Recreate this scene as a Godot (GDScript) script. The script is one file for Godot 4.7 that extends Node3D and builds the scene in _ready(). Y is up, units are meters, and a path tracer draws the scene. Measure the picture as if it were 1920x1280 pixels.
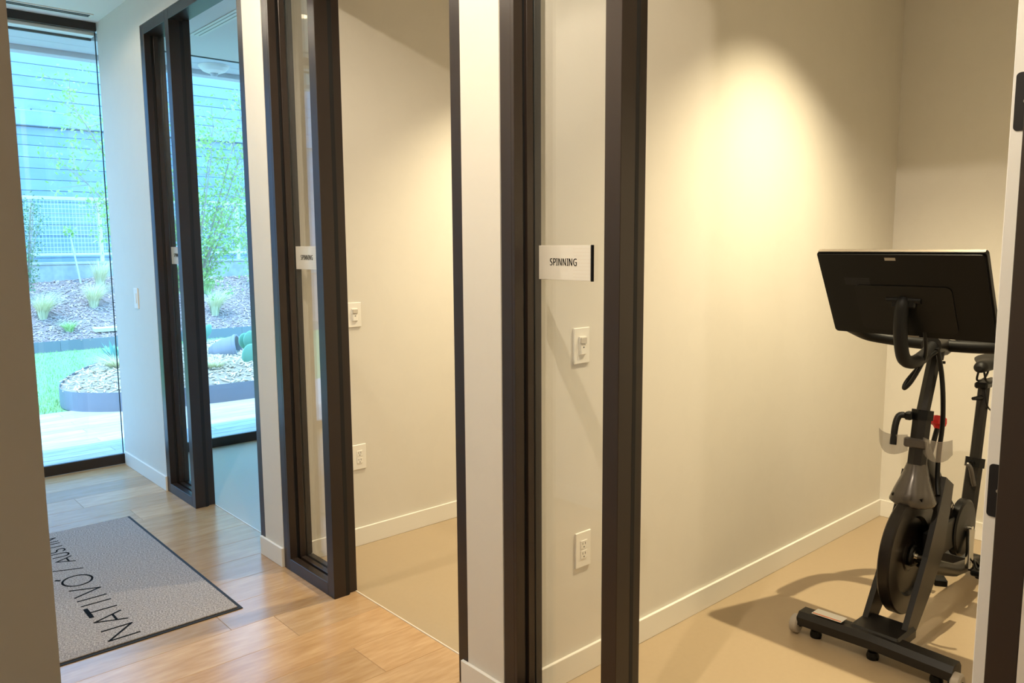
extends Node3D

# World frame: the corridor runs along -z, the small rooms open towards +x, y is up, metres.
var rng := RandomNumberGenerator.new()
var M := {}
var taken := {}

# ------------------------------------------------------------------ helpers
func sf() -> SurfaceTool:
	var st := SurfaceTool.new()
	st.begin(Mesh.PRIMITIVE_TRIANGLES)
	st.set_smooth_group(-1)
	return st

func tri(st: SurfaceTool, a: Vector3, b: Vector3, c: Vector3, inside: Vector3) -> void:
	var n := (a - c).cross(a - b)
	if n.dot((a + b + c) / 3.0 - inside) < 0.0:
		var t := b
		b = c
		c = t
	st.add_vertex(a)
	st.add_vertex(b)
	st.add_vertex(c)

func quad(st: SurfaceTool, a: Vector3, b: Vector3, c: Vector3, d: Vector3, inside: Vector3) -> void:
	tri(st, a, b, c, inside)
	tri(st, a, c, d, inside)

# box between two corners, optionally with chamfered edges and a transform
func bx(st: SurfaceTool, lo: Vector3, hi: Vector3, bevel := 0.0, xf := Transform3D()) -> void:
	st.set_smooth_group(-1)
	var c := (lo + hi) * 0.5
	var h := (hi - lo).abs() * 0.5
	var ci := xf * c
	var b := minf(bevel, minf(h.x, minf(h.y, h.z)) * 0.49)
	var P := func(sx: float, sy: float, sz: float, axis: int) -> Vector3:
		var v := Vector3(sx * h.x, sy * h.y, sz * h.z)
		for k in 3:
			if k != axis:
				v[k] -= signf(v[k]) * b
		return xf * (c + v)
	for axis in 3:
		for s in [-1.0, 1.0]:
			var q := []
			for uv in [[-1, -1], [1, -1], [1, 1], [-1, 1]]:
				var v := [0.0, 0.0, 0.0]
				v[axis] = s
				v[(axis + 1) % 3] = float(uv[0])
				v[(axis + 2) % 3] = float(uv[1])
				q.append(P.call(v[0], v[1], v[2], axis))
			quad(st, q[0], q[1], q[2], q[3], ci)
	if b <= 0.0:
		return
	for axis in 3:
		var a1 := (axis + 1) % 3
		var a2 := (axis + 2) % 3
		for s1 in [-1.0, 1.0]:
			for s2 in [-1.0, 1.0]:
				var va := [0.0, 0.0, 0.0]
				var vb := [0.0, 0.0, 0.0]
				va[a1] = s1; va[a2] = s2; va[axis] = -1.0
				vb[a1] = s1; vb[a2] = s2; vb[axis] = 1.0
				quad(st, P.call(va[0], va[1], va[2], a1), P.call(vb[0], vb[1], vb[2], a1), P.call(vb[0], vb[1], vb[2], a2), P.call(va[0], va[1], va[2], a2), ci)
	for sx in [-1.0, 1.0]:
		for sy in [-1.0, 1.0]:
			for sz in [-1.0, 1.0]:
				tri(st, P.call(sx, sy, sz, 0), P.call(sx, sy, sz, 1), P.call(sx, sy, sz, 2), ci)

# swept tube along points; radius a number or one per point
func tube(st: SurfaceTool, pts: Array, rad, sides := 10, flat := false) -> void:
	var n := pts.size()
	var rings := []
	var up := Vector3.UP
	for i in n:
		var p: Vector3 = pts[i]
		var d: Vector3
		if i == 0:
			d = pts[1] - pts[0]
		elif i == n - 1:
			d = pts[n - 1] - pts[n - 2]
		else:
			d = (pts[i + 1] - pts[i]).normalized() + (pts[i] - pts[i - 1]).normalized()
		d = d.normalized()
		if i == 0 and absf(d.dot(up)) > 0.95:
			up = Vector3.RIGHT
		var side := d.cross(up).normalized()
		up = side.cross(d).normalized()
		var r: float = rad[i] if rad is Array else rad
		var ring := []
		for k in sides:
			var a := TAU * k / sides
			ring.append(p + (side * cos(a) + up * sin(a)) * r)
		rings.append(ring)
	st.set_smooth_group(-1 if flat else 1)
	for i in n - 1:
		var mid: Vector3 = (pts[i] + pts[i + 1]) * 0.5
		for k in sides:
			var k2 := (k + 1) % sides
			quad(st, rings[i][k], rings[i][k2], rings[i + 1][k2], rings[i + 1][k], mid)
	st.set_smooth_group(-1)
	for e in [0, n - 1]:
		var inner: Vector3 = (pts[0] + pts[1]) * 0.5 if e == 0 else (pts[n - 1] + pts[n - 2]) * 0.5
		for k in sides:
			tri(st, pts[e], rings[e][k], rings[e][(k + 1) % sides], inner)

func curve(ctrl: Array, steps := 6) -> Array:
	var o := []
	var n := ctrl.size()
	for i in n - 1:
		var p0: Vector3 = ctrl[maxi(i - 1, 0)]
		var p1: Vector3 = ctrl[i]
		var p2: Vector3 = ctrl[i + 1]
		var p3: Vector3 = ctrl[mini(i + 2, n - 1)]
		for s in steps:
			o.append(p1.cubic_interpolate(p2, p0, p3, float(s) / steps))
	o.append(ctrl[n - 1])
	return o

# surface of revolution about the local y axis; profile [[r, y], ...]
func lathe(st: SurfaceTool, prof: Array, xf: Transform3D, seg := 24, smooth := true) -> void:
	for i in prof.size() - 1:
		var a: Array = prof[i]
		var b: Array = prof[i + 1]
		st.set_smooth_group(i + 2 if smooth else -1)
		for k in seg:
			var t0 := TAU * k / seg
			var t1 := TAU * (k + 1) / seg
			var p := [Vector3(a[0] * cos(t0), a[1], a[0] * sin(t0)), Vector3(a[0] * cos(t1), a[1], a[0] * sin(t1)), Vector3(b[0] * cos(t1), b[1], b[0] * sin(t1)), Vector3(b[0] * cos(t0), b[1], b[0] * sin(t0))]
			var tm := (t0 + t1) * 0.5
			var nrm := Vector3((b[1] - a[1]) * cos(tm), a[0] - b[0], (b[1] - a[1]) * sin(tm))
			var mid: Vector3 = (p[0] + p[2]) * 0.5
			var ins: Vector3 = xf * (mid - nrm)
			if a[0] > 1e-6:
				tri(st, xf * p[0], xf * p[1], xf * p[2], ins) if b[0] > 1e-6 else tri(st, xf * p[0], xf * p[1], xf * p[3], ins)
			if b[0] > 1e-6:
				tri(st, xf * p[0], xf * p[2], xf * p[3], ins)

# extruded outline: polygon in the local xy plane, from z0 to z1
func prism(st: SurfaceTool, poly: PackedVector2Array, z0: float, z1: float, xf := Transform3D()) -> void:
	st.set_smooth_group(-1)
	var idx := Geometry2D.triangulate_polygon(poly)
	for k in range(0, idx.size(), 3):
		for z in [z0, z1]:
			var a := Vector3(poly[idx[k]].x, poly[idx[k]].y, z)
			var b := Vector3(poly[idx[k + 1]].x, poly[idx[k + 1]].y, z)
			var c := Vector3(poly[idx[k + 2]].x, poly[idx[k + 2]].y, z)
			var ins := (a + b + c) / 3.0
			ins.z = (z0 + z1) * 0.5
			tri(st, xf * a, xf * b, xf * c, xf * ins)
	var ccw := 0.0
	for i in poly.size():
		var p := poly[i]
		var q := poly[(i + 1) % poly.size()]
		ccw += p.x * q.y - q.x * p.y
	for i in poly.size():
		var p := poly[i]
		var q := poly[(i + 1) % poly.size()]
		var e := q - p
		var nrm := Vector2(e.y, -e.x) * signf(ccw)
		var m := (p + q) * 0.5 - nrm.normalized() * 0.001
		quad(st, xf * Vector3(p.x, p.y, z0), xf * Vector3(q.x, q.y, z0), xf * Vector3(q.x, q.y, z1), xf * Vector3(p.x, p.y, z1), xf * Vector3(m.x, m.y, (z0 + z1) * 0.5))

func ellipsoid(st: SurfaceTool, xf: Transform3D, r: Vector3, seg := 14, rings := 8) -> void:
	st.set_smooth_group(1)
	var ins := xf.origin
	for i in rings:
		for k in seg:
			var f := func(ii: int, kk: int) -> Vector3:
				var th := PI * ii / rings
				var ph := TAU * kk / seg
				return xf * Vector3(r.x * sin(th) * cos(ph), r.y * cos(th), r.z * sin(th) * sin(ph))
			var a: Vector3 = f.call(i, k)
			var b: Vector3 = f.call(i, k + 1)
			var c: Vector3 = f.call(i + 1, k + 1)
			var d: Vector3 = f.call(i + 1, k)
			if i > 0:
				tri(st, a, b, c, ins)
			if i < rings - 1:
				tri(st, a, c, d, ins)

func rounded(w: float, h: float, r: float, n := 4) -> PackedVector2Array:
	var o := PackedVector2Array()
	for q in [[1, 1, 0.0], [-1, 1, PI / 2], [-1, -1, PI], [1, -1, PI * 1.5]]:
		for i in n + 1:
			var a: float = q[2] + PI / 2 * i / n
			o.append(Vector2(q[0] * (w / 2 - r) + r * cos(a), q[1] * (h / 2 - r) + r * sin(a)))
	return o

func numbered(called: String) -> String:
	var k: int = taken.get(called, 0)
	taken[called] = k + 1
	return called if k == 0 else "%s_%03d" % [called, k]

func obj(called: String, st: SurfaceTool, m: Material, parent: Node3D = null) -> MeshInstance3D:
	st.generate_normals()
	st.set_material(m)
	return put(called, st.commit(), parent)

func put(called: String, mesh: Mesh, parent: Node3D = null) -> MeshInstance3D:
	var o := MeshInstance3D.new()
	o.mesh = mesh
	o.cast_shadow = GeometryInstance3D.SHADOW_CASTING_SETTING_ON
	if parent == null:
		o.name = numbered(called)
		add_child(o)
	else:
		o.name = called
		parent.add_child(o, true)
	return o

func tag(o: Node, label: String, category: String, group := "", kind := "") -> Node:
	o.set_meta("label", label)
	if category:
		o.set_meta("category", category)
	if group:
		o.set_meta("group", group)
	if kind:
		o.set_meta("kind", kind)
	return o

func thing(called: String, label: String, category: String, at := Vector3.ZERO, turn := 0.0, group := "") -> Node3D:
	var o := Node3D.new()
	o.name = numbered(called)
	add_child(o)
	o.position = at
	o.rotation.y = turn
	tag(o, label, category, group)
	return o

func struct_node(called: String, label: String, category := "") -> Node3D:
	var o := Node3D.new()
	o.name = numbered(called)
	add_child(o)
	tag(o, label, category, "", "structure")
	return o

func struct_box(called: String, label: String, lo: Vector3, hi: Vector3, m: Material, bevel := 0.0) -> MeshInstance3D:
	var st := sf()
	bx(st, lo, hi, bevel)
	var o := obj(called, st, m)
	tag(o, label, called.get_slice("_", 0), "", "structure")
	return o

func part_box(called: String, lo: Vector3, hi: Vector3, m: Material, parent: Node3D, bevel := 0.0) -> MeshInstance3D:
	var st := sf()
	bx(st, lo, hi, bevel)
	return obj(called, st, m, parent)

func mat(c: Color, rough := 0.6, metal := 0.0, spec := 0.5) -> StandardMaterial3D:
	var m := StandardMaterial3D.new()
	m.albedo_color = c
	m.roughness = rough
	m.metallic = metal
	m.metallic_specular = spec
	return m

func noise_tex(freq: float, c0: Color, c1: Color, size := 512, octaves := 4, normal := false, nseed := 1, cellular := false) -> NoiseTexture2D:
	var n := FastNoiseLite.new()
	n.seed = nseed
	n.noise_type = FastNoiseLite.TYPE_CELLULAR if cellular else FastNoiseLite.TYPE_SIMPLEX_SMOOTH
	n.frequency = freq
	n.fractal_octaves = octaves
	var t := NoiseTexture2D.new()
	t.width = size
	t.height = size
	t.seamless = true
	t.noise = n
	if normal:
		t.as_normal_map = true
		t.bump_strength = 4.0
	else:
		var g := Gradient.new()
		g.set_color(0, c0)
		g.set_color(1, c1)
		t.color_ramp = g
	return t

func triplanar(m: StandardMaterial3D, scale: Vector3, offset := Vector3.ZERO) -> StandardMaterial3D:
	m.uv1_triplanar = true
	m.uv1_world_triplanar = true
	m.uv1_scale = scale
	m.uv1_offset = offset
	return m

# ------------------------------------------------------------------ build
func _ready() -> void:
	rng.seed = 20240611
	camera_and_light()
	materials()
	shell()
	windows()
	sidelights()
	doors()
	ceiling_fittings()
	wall_fittings()
	floor_mat()
	exercise_bike()
	garden()

func camera_and_light() -> void:
	var cam := Camera3D.new()
	cam.name = "camera"
	add_child(cam)
	var yaw := deg_to_rad(41.85638)
	var pitch := deg_to_rad(7.04407)
	var roll := deg_to_rad(-0.37645)
	var fw := Vector3(sin(yaw) * cos(pitch), -sin(pitch), -cos(yaw) * cos(pitch))
	var r := fw.cross(Vector3.UP).normalized()
	var u := r.cross(fw)
	var r2 := r * cos(roll) + u * sin(roll)
	var u2 := -r * sin(roll) + u * cos(roll)
	cam.transform = Transform3D(Basis(r2, u2, -fw), Vector3(0, 1.63, 0))
	cam.fov = rad_to_deg(2.0 * atan(640.0 / 1482.17))
	cam.near = 0.03
	cam.far = 200.0
	cam.current = true

	var sky_m := ProceduralSkyMaterial.new()
	sky_m.sky_top_color = Color(0.43, 0.71, 0.96)
	sky_m.sky_horizon_color = Color(0.65, 0.85, 0.99)
	sky_m.ground_bottom_color = Color(0.45, 0.55, 0.58)
	sky_m.ground_horizon_color = Color(0.70, 0.83, 0.88)
	sky_m.sun_angle_max = 2.0
	sky_m.energy_multiplier = 6.6
	var sky := Sky.new()
	sky.sky_material = sky_m
	var env := Environment.new()
	env.background_mode = Environment.BG_SKY
	env.sky = sky
	env.tonemap_mode = Environment.TONE_MAPPER_LINEAR
	env.tonemap_exposure = 1.0
	env.sdfgi_enabled = true
	env.ssao_enabled = true
	env.ssil_enabled = true
	var we := WorldEnvironment.new()
	we.name = "environment"
	we.environment = env
	add_child(we)

	var sun := DirectionalLight3D.new()
	sun.name = "sun"
	sun.light_color = Color(0.88, 0.965, 1.0)
	sun.light_energy = 1.2
	sun.light_angular_distance = 1.5
	sun.shadow_enabled = true
	add_child(sun)
	sun.look_at_from_position(Vector3(-3.0, 20, 1.5), Vector3.ZERO, Vector3.FORWARD)

func materials() -> void:
	M.wall = triplanar(mat(Color(0.86, 0.84, 0.80), 0.62), Vector3(0.9, 0.9, 0.9))
	M.wall.albedo_texture = noise_tex(0.02, Color(0.993, 0.993, 0.993), Color(1, 1, 1), 256, 3, false, 3)
	M.trim = mat(Color(0.91, 0.895, 0.86), 0.42)
	M.ceiling = mat(Color(0.90, 0.895, 0.87), 0.75)
	M.bronze = mat(Color(0.20, 0.16, 0.138), 0.32, 0.25)
	M.gasket = mat(Color(0.05, 0.05, 0.055), 0.7)
	M.black = mat(Color(0.075, 0.07, 0.068), 0.42)
	M.glass = mat(Color(0.8, 0.9, 0.9, 0.02), 0.0)
	M.glass.transparency = BaseMaterial3D.TRANSPARENCY_ALPHA
	M.glass_edge = mat(Color(0.42, 0.52, 0.50), 0.2)
	# rubber / vinyl sheet floor of the rooms
	M.vinyl = triplanar(mat(Color(0.68, 0.60, 0.485), 0.34), Vector3(1.3, 1.3, 1.3))
	M.vinyl.albedo_texture = noise_tex(0.05, Color(0.985, 0.985, 0.985), Color(1, 1, 1), 512, 5, false, 7)
	# oak planks: six variants of tone and grain
	var grain := noise_tex(0.008, Color(0.90, 0.86, 0.81), Color(1.0, 1.0, 1.0), 1024, 6, false, 11)
	var fine := noise_tex(0.05, Color(0.93, 0.90, 0.87), Color(1.0, 1.0, 1.0), 512, 4, false, 12)
	M.oak = []
	for i in 7:
		var tone: float = [1.0, 0.94, 1.03, 0.97, 0.90, 1.0, 0.955][i]
		var warm: float = [0.0, 0.012, -0.01, 0.0, 0.02, 0.018, -0.008][i]
		var m := triplanar(mat(Color(0.815 * tone, (0.69 - warm * 0.5) * tone, (0.535 - warm) * tone), 0.24), Vector3(0.30, 2.0, 1.7), Vector3(i * 0.37, 0.0, i * 0.61))
		m.albedo_texture = grain
		m.detail_enabled = true
		m.detail_blend_mode = BaseMaterial3D.BLEND_MODE_MUL
		m.detail_albedo = fine
		m.detail_uv_layer = BaseMaterial3D.DETAIL_UV_1
		M.oak.append(m)
	M.steel = mat(Color(0.62, 0.60, 0.56), 0.35, 0.8)
	M.white_plastic = mat(Color(0.93, 0.915, 0.88), 0.35)
	M.strip = mat(Color(0.86, 0.82, 0.76), 0.4)
	M.slot = mat(Color(0.10, 0.10, 0.11), 0.8)
	M.sign_plate = mat(Color(0.90, 0.88, 0.84), 0.34, 0.2)
	M.ink = mat(Color(0.05, 0.048, 0.05), 0.9, 0.0, 0.25)
	M.door_edge = mat(Color(0.88, 0.87, 0.85), 0.45)
	M.hinge = mat(Color(0.11, 0.105, 0.115), 0.45, 0.4)
	var lamp := mat(Color(1.0, 0.95, 0.85), 0.5)
	lamp.emission_enabled = true
	lamp.emission = Color(1.0, 0.93, 0.78)
	lamp.emission_energy_multiplier = 6.0
	M.lamp = lamp

# ---------------------------------------------------------------- room shell
const XP := 1.71      # corridor face of the partition
const XR := 1.835     # room face of the partition
const XB := 4.695     # back wall of the rooms
const ZW := -6.30     # plane of the end windows
const HC := 3.20      # corridor ceiling
const HR := 3.08      # room ceilings
const XL := 0.07      # corridor left wall

func shell() -> void:
	# corridor floor: oak boards laid across the corridor, each its own piece
	var fl := struct_node("floor", "oak plank floor of the corridor", "floor")
	part_box("underlay", Vector3(-2.5, -0.12, ZW), Vector3(XR - 0.006, -0.016, 2.3), M.slot, fl)
	var w := 0.2433
	var z := -3.92 - w * 10
	var row := 0
	while z < 2.2:
		var z1 := minf(z + w, 2.28)
		var z0 := maxf(z, ZW + 0.002)
		var x0 := XL - 0.1 if z < -0.5 else -2.42
		var x := x0
		var first := true
		while x < XR - 0.01:
			var ln := rng.randf_range(1.5, 2.2)
			if first:
				ln = rng.randf_range(0.35, 2.1)
				first = false
			var x1 := minf(x + ln, XR - 0.006)
			if XR - 0.006 - x1 < 0.25:
				x1 = XR - 0.006
			var st := sf()
			bx(st, Vector3(x + 0.0004, -0.016, z0 + 0.0004), Vector3(x1 - 0.0004, 0.0, z1 - 0.0004), 0.0012)
			obj("plank", st, M.oak[(row * 3 + int(x * 7.0 + 20.0)) % 7], fl)
			x = x1
		z += w
		row += 1
	# room floors
	var rooms := [[-1.95, -0.36], [-3.66, -2.07], [ZW, -3.78]]
	var rl := ["beige sheet floor of the bike room", "beige sheet floor of the empty middle room", "beige sheet floor of the room with the garden window"]
	for i in 3:
		struct_box("floor", rl[i], Vector3(XR - 0.002, -0.12, rooms[i][0] - 0.06), Vector3(XB + 0.06, 0.0, rooms[i][1] + 0.06), M.vinyl)
	# metal transition strips along the three doorways
	var tn := 1
	for d in [[-1.46, -0.47, "bike room"], [-3.17, -2.16, "empty middle room"], [-4.875, -3.9, "garden window room"]]:
		struct_box("trim_%d" % tn, "thin pale metal floor strip in the doorway of the %s" % d[2], Vector3(XR - 0.006, -0.01, d[0]), Vector3(XR + 0.001, 0.0022, d[1]), M.strip, 0.001)
		tn += 1

	# ceilings and roof
	struct_box("ceiling", "plain white corridor ceiling", Vector3(-2.6, HC, ZW + 0.0), Vector3(XP + 0.06, HC + 0.1, 2.3), M.ceiling)
	struct_box("ceiling", "plain white ceiling over the three small rooms", Vector3(XP + 0.06, HR, ZW), Vector3(XB + 0.1, HR + 0.22, 2.3), M.ceiling)
	struct_box("ceiling", "flat roof slab over the building", Vector3(-4.0, HC + 0.1, -6.46), Vector3(XB + 4.0, HC + 0.35, 2.5), M.ceiling)

	# walls
	struct_box("wall_left", "corridor wall ending in a near corner at the photographer's opening", Vector3(XL - 0.15, 0, ZW - 0.15), Vector3(XL, HC, -0.378), M.wall)
	struct_box("wall_left", "corridor wall on the near side of the photographer's opening", Vector3(XL - 0.15, 0, 1.2), Vector3(XL, HC, 2.3), M.wall)
	var ax := -2.4
	struct_box("wall_alcove_back", "back wall of the alcove behind the camera", Vector3(ax - 0.15, 0, -0.5), Vector3(ax, HC, 1.32), M.wall)
	struct_box("wall_alcove_side", "far side wall of the alcove behind the camera", Vector3(ax, 0, -0.5), Vector3(XL - 0.15, HC, -0.378), M.wall)
	struct_box("wall_alcove_side", "near side wall of the alcove behind the camera", Vector3(ax, 0, 1.2), Vector3(XL - 0.15, HC, 1.32), M.wall)
	struct_box("wall_near_end", "end wall of the corridor behind the camera", Vector3(XL - 0.15, 0, 2.2), Vector3(XB, HC, 2.3), M.wall)
	struct_box("wall_back", "back wall behind the exercise bike and the other rooms", Vector3(XB, 0, ZW - 0.15), Vector3(XB + 0.15, HC, 2.3), M.wall)
	struct_box("wall_divider", "side wall between the bike room and the empty middle room", Vector3(XP + 0.06, 0, -2.07), Vector3(XB, HR, -1.95), M.wall)
	struct_box("wall_divider", "side wall between the empty middle room and the garden window room", Vector3(XP + 0.06, 0, -3.78), Vector3(XB, HR, -3.66), M.wall)
	struct_box("wall_divider", "side wall of the bike room behind its open door", Vector3(XP + 0.06, 0, -0.36), Vector3(XB, HR, -0.24), M.wall)
	# corridor side of the partition: piers between the dark frames, and the band above them
	struct_box("wall_pier", "long stretch of corridor wall beside the garden window", Vector3(XP, 0, ZW), Vector3(XR, HC, -5.385), M.wall)
	struct_box("wall_pier", "narrow white wall pier between the garden room and the empty middle room", Vector3(XP, 0, -3.872), Vector3(XR, HC, -3.66), M.wall)
	struct_box("wall_pier", "narrow white wall pier between the empty middle room and the bike room", Vector3(XP, 0, -2.162), Vector3(XR, HC, -1.963), M.wall)
	struct_box("wall_pier", "white corridor wall beside the hinge jamb of the bike room", Vector3(XP, 0, -0.429), Vector3(XR, HC, 2.2), M.wall)
	var n := 0
	for s in [[-5.385, -3.872, "garden room"], [-3.66, -2.162, "middle room"], [-1.963, -0.429, "bike room"]]:
		struct_box("wall_header", "wall band above the dark frame of the %s" % s[2], Vector3(XP, 2.997, s[0]), Vector3(XR, HC, s[1]), M.wall)
		n += 1
	struct_box("wall_exterior", "wall strip over the end windows", Vector3(XL - 0.15, 3.162, ZW - 0.15), Vector3(XB + 0.15, 3.3, ZW - 0.06), M.ceiling)

	# baseboards, 100 mm high
	var bt := 0.013
	struct_box("baseboard_corridor", "white baseboard of the corridor wall beside the garden window", Vector3(XP - bt, 0, ZW + 0.03), Vector3(XP, 0.1, -5.375), M.trim, 0.002)
	struct_box("baseboard_corridor", "short white baseboard on the pier beside the garden room doorway", Vector3(XP - bt, 0, -3.914), Vector3(XP, 0.1, -3.661), M.trim, 0.002)
	struct_box("baseboard_corridor", "short white baseboard on the pier beside the bike room frame", Vector3(XP - bt, 0, -2.192), Vector3(XP, 0.1, -1.962), M.trim, 0.002)
	struct_box("baseboard_corridor", "white baseboard of the corridor wall beside the bike room hinges", Vector3(XP - bt, 0, -0.43), Vector3(XP, 0.1, 2.2), M.trim, 0.002)
	struct_box("baseboard_left", "white baseboard along the left corridor wall", Vector3(XL, 0, ZW + 0.03), Vector3(XL + bt, 0.1, -0.42), M.trim, 0.002)
	for r in [[-1.95, 1, "bike room wall beside the bike"], [-3.66, 1, "empty middle room wall with the outlet"], [-3.78, -1, "garden room wall"], [-2.07, -1, "near wall of the empty middle room"], [-0.36, -1, "bike room wall behind the door"]]:
		var za: float = r[0]
		struct_box("baseboard_side", "white baseboard along the %s" % r[2], Vector3(XR, 0, minf(za, za + bt * r[1])), Vector3(XB, 0.1, maxf(za, za + bt * r[1])), M.trim, 0.002)
	for r in [[-1.937, -0.373, "bike room"], [-3.647, -2.083, "middle room"], [ZW + 0.03, -3.793, "garden room"]]:
		struct_box("baseboard_back", "white baseboard on the back wall of the %s" % r[2], Vector3(XB - bt, 0, r[0]), Vector3(XB, 0.1, r[1]), M.trim, 0.002)

# ---------------------------------------------------------------- end windows
func windows() -> void:
	var k := 1
	for s in [[XL, XP, "floor to ceiling window at the end of the corridor"], [XR, XB, "wide floor to ceiling window of the third room"]]:
		var w := struct_node("window_%d" % k, s[2], "window")
		var x0: float = s[0] + 0.002
		var x1: float = s[1] - 0.002
		part_box("bottom_rail", Vector3(x0, 0.0, ZW - 0.03), Vector3(x1, 0.076, ZW + 0.0), M.bronze, w, 0.002)
		part_box("top_rail", Vector3(x0, 3.142, ZW - 0.03), Vector3(x1, HC if k == 1 else HC - 0.03, ZW + 0.0), M.bronze, w, 0.002)
		for x in [x0, x1 - 0.004]:
			part_box("side_channel", Vector3(x, 0.076, ZW - 0.045), Vector3(x + 0.004, 3.142, ZW - 0.030), M.gasket, w)
		part_box("pane", Vector3(x0 + 0.004, 0.05, ZW - 0.038), Vector3(x1 - 0.004, 3.16, ZW - 0.032), M.glass, w)
		part_box("outer_sill", Vector3(x0, 0.0, ZW - 0.14), Vector3(x1, 0.03, ZW - 0.05), M.trim, w, 0.002)
		part_box("outer_head", Vector3(x0, 3.12, ZW - 0.14), Vector3(x1, 3.145, ZW - 0.05), M.trim, w, 0.002)
		part_box("sill_gasket", Vector3(x0, -0.01, ZW - 0.16), Vector3(x1, 0.034, ZW - 0.14), M.gasket, w)
		part_box("head_gasket", Vector3(x0, 3.105, ZW - 0.16), Vector3(x1, 3.12, ZW - 0.14), M.gasket, w)
		k += 1

# -------------------------------------------- dark frames with glass sidelights
func sidelights() -> void:
	var names := ["garden room", "empty middle room", "bike room"]
	# far edge of the frame, near end of the jamb
	var spans := [[-5.381, -3.8725], [-3.656, -2.1625], [-1.959, -0.4295]]
	for i in 3:
		var z0: float = spans[i][0]
		var zE: float = spans[i][1]
		var t := thing("door_frame", "dark bronze door frame with a narrow glass sidelight at the %s" % names[i], "door frame", Vector3(XP, 0, z0))
		var top := 2.995
		var hb := 2.935
		var D := XR - XP
		var o := Vector3(0, 0, 0)
		# far jamb of the sidelight, with glazing stop and black groove
		part_box("jamb", Vector3(0, 0, 0), Vector3(D, top, 0.052), M.bronze, t, 0.0015)
		part_box("glazing_stop", Vector3(0.0, 0.06, 0.052), Vector3(0.038, hb, 0.066), M.bronze, t, 0.001)
		part_box("glazing_stop", Vector3(0.056, 0.06, 0.052), Vector3(0.084, hb, 0.066), M.bronze, t, 0.001)
		part_box("glazing_stop", Vector3(0.096, 0.06, 0.052), Vector3(D, hb, 0.060), M.bronze, t, 0.001)
		part_box("gasket", Vector3(0.038, 0.06, 0.052), Vector3(0.056, hb, 0.055), M.gasket, t)
		# mullion between glass and doorway: stop towards the corridor, rebate for the door
		part_box("mullion", Vector3(0, 0, 0.445), Vector3(0.0765, top, 0.505), M.bronze, t, 0.0015)
		part_box("mullion", Vector3(0.0765, 0, 0.445), Vector3(D + 0.003, top, 0.490), M.bronze, t, 0.0015)
		part_box("weather_strip", Vector3(0.0615, 0, 0.505), Vector3(0.0765, hb, 0.5055), M.gasket, t)
		part_box("weather_strip", Vector3(0.0765, 0, 0.490), Vector3(0.084, hb, 0.500), M.gasket, t)
		# near jamb (hinge side)
		var ze := zE - z0
		part_box("hinge_jamb", Vector3(0, 0, ze - 0.056), Vector3(0.0765, top, ze), M.bronze, t, 0.0015)
		part_box("hinge_jamb", Vector3(0.0765, 0, ze - 0.041), Vector3(D + 0.003, top, ze), M.bronze, t, 0.0015)
		# head and sidelight sill
		part_box("head", Vector3(0, hb, 0.052), Vector3(D, top, 0.445), M.bronze, t, 0.0015)
		part_box("head", Vector3(0, hb, 0.505), Vector3(0.0765, top, ze - 0.056), M.bronze, t, 0.0015)
		part_box("head", Vector3(0.0765, hb + 0.015, 0.490), Vector3(D, top, ze - 0.041), M.bronze, t, 0.0015)
		part_box("sill", Vector3(0, 0, 0.052), Vector3(0.040, 0.062, 0.445), M.bronze, t, 0.0015)
		part_box("sill", Vector3(0.040, 0, 0.052), Vector3(D, 0.045, 0.445), M.bronze, t, 0.0015)
		part_box("sill_stop", Vector3(0.056, 0.045, 0.066), Vector3(0.084, 0.060, 0.445), M.bronze, t, 0.001)
		part_box("sill_stop", Vector3(0.096, 0.045, 0.066), Vector3(D, 0.060, 0.445), M.bronze, t, 0.001)
		part_box("pane", Vector3(0.0865, 0.0455, 0.0525), Vector3(0.0935, hb + 0.0, 0.4445), M.glass, t)
		# sign on the glass
		room_sign(i, Vector3(XP + 0.0865, 0, z0))

func room_sign(i: int, at: Vector3) -> void:
	var labels := ["brushed metal room sign on the sidelight glass of the garden room", "brushed metal SPINNING sign on the sidelight glass of the empty middle room", "brushed metal SPINNING sign on the sidelight glass of the bike room"]
	var s := thing("room_sign", labels[i], "sign", at + Vector3(0, 1.515, 0.094), 0.0, "room signs on the glass")
	var wz := 0.226
	part_box("plaque", Vector3(-0.006, 0, 0), Vector3(-0.0002, 0.109, wz), M.sign_plate, s, 0.0008)
	part_box("accent_bar", Vector3(-0.0055, -0.001, wz + 0.0015), Vector3(-0.0002, 0.110, wz + 0.0095), M.ink, s)
	for k in 9:
		part_box("engraved_line", Vector3(-0.0062, 0.010 + k * 0.011, wz * 0.68), Vector3(-0.006, 0.0108 + k * 0.011, wz - 0.001), M.strip, s)
	var tm := TextMesh.new()
	tm.text = "SPINNING"
	var f := SystemFont.new()
	f.font_names = PackedStringArray(["Droid Sans"])
	tm.font = f
	tm.font_size = 32
	tm.pixel_size = 0.00084
	tm.depth = 0.001
	tm.material = M.ink
	var tx := put("lettering", tm, s)
	tx.position = Vector3(-0.0066, 0.056, wz * 0.49)
	tx.basis = Basis(Vector3(0, 0, 0.96), Vector3(0, 1.12, 0), Vector3(-1, 0, 0))
	var st := sf()
	for k in 8:
		for q in 3:
			if (k * 5 + q * 3) % 4 != 0:
				ellipsoid(st, Transform3D(Basis(), Vector3(-0.006, 0.0365 - q * 0.0028, wz * 0.41 + k * 0.0048)), Vector3(0.0008, 0.0009, 0.0009), 6, 4)
	obj("braille", st, M.sign_plate, s)

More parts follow.
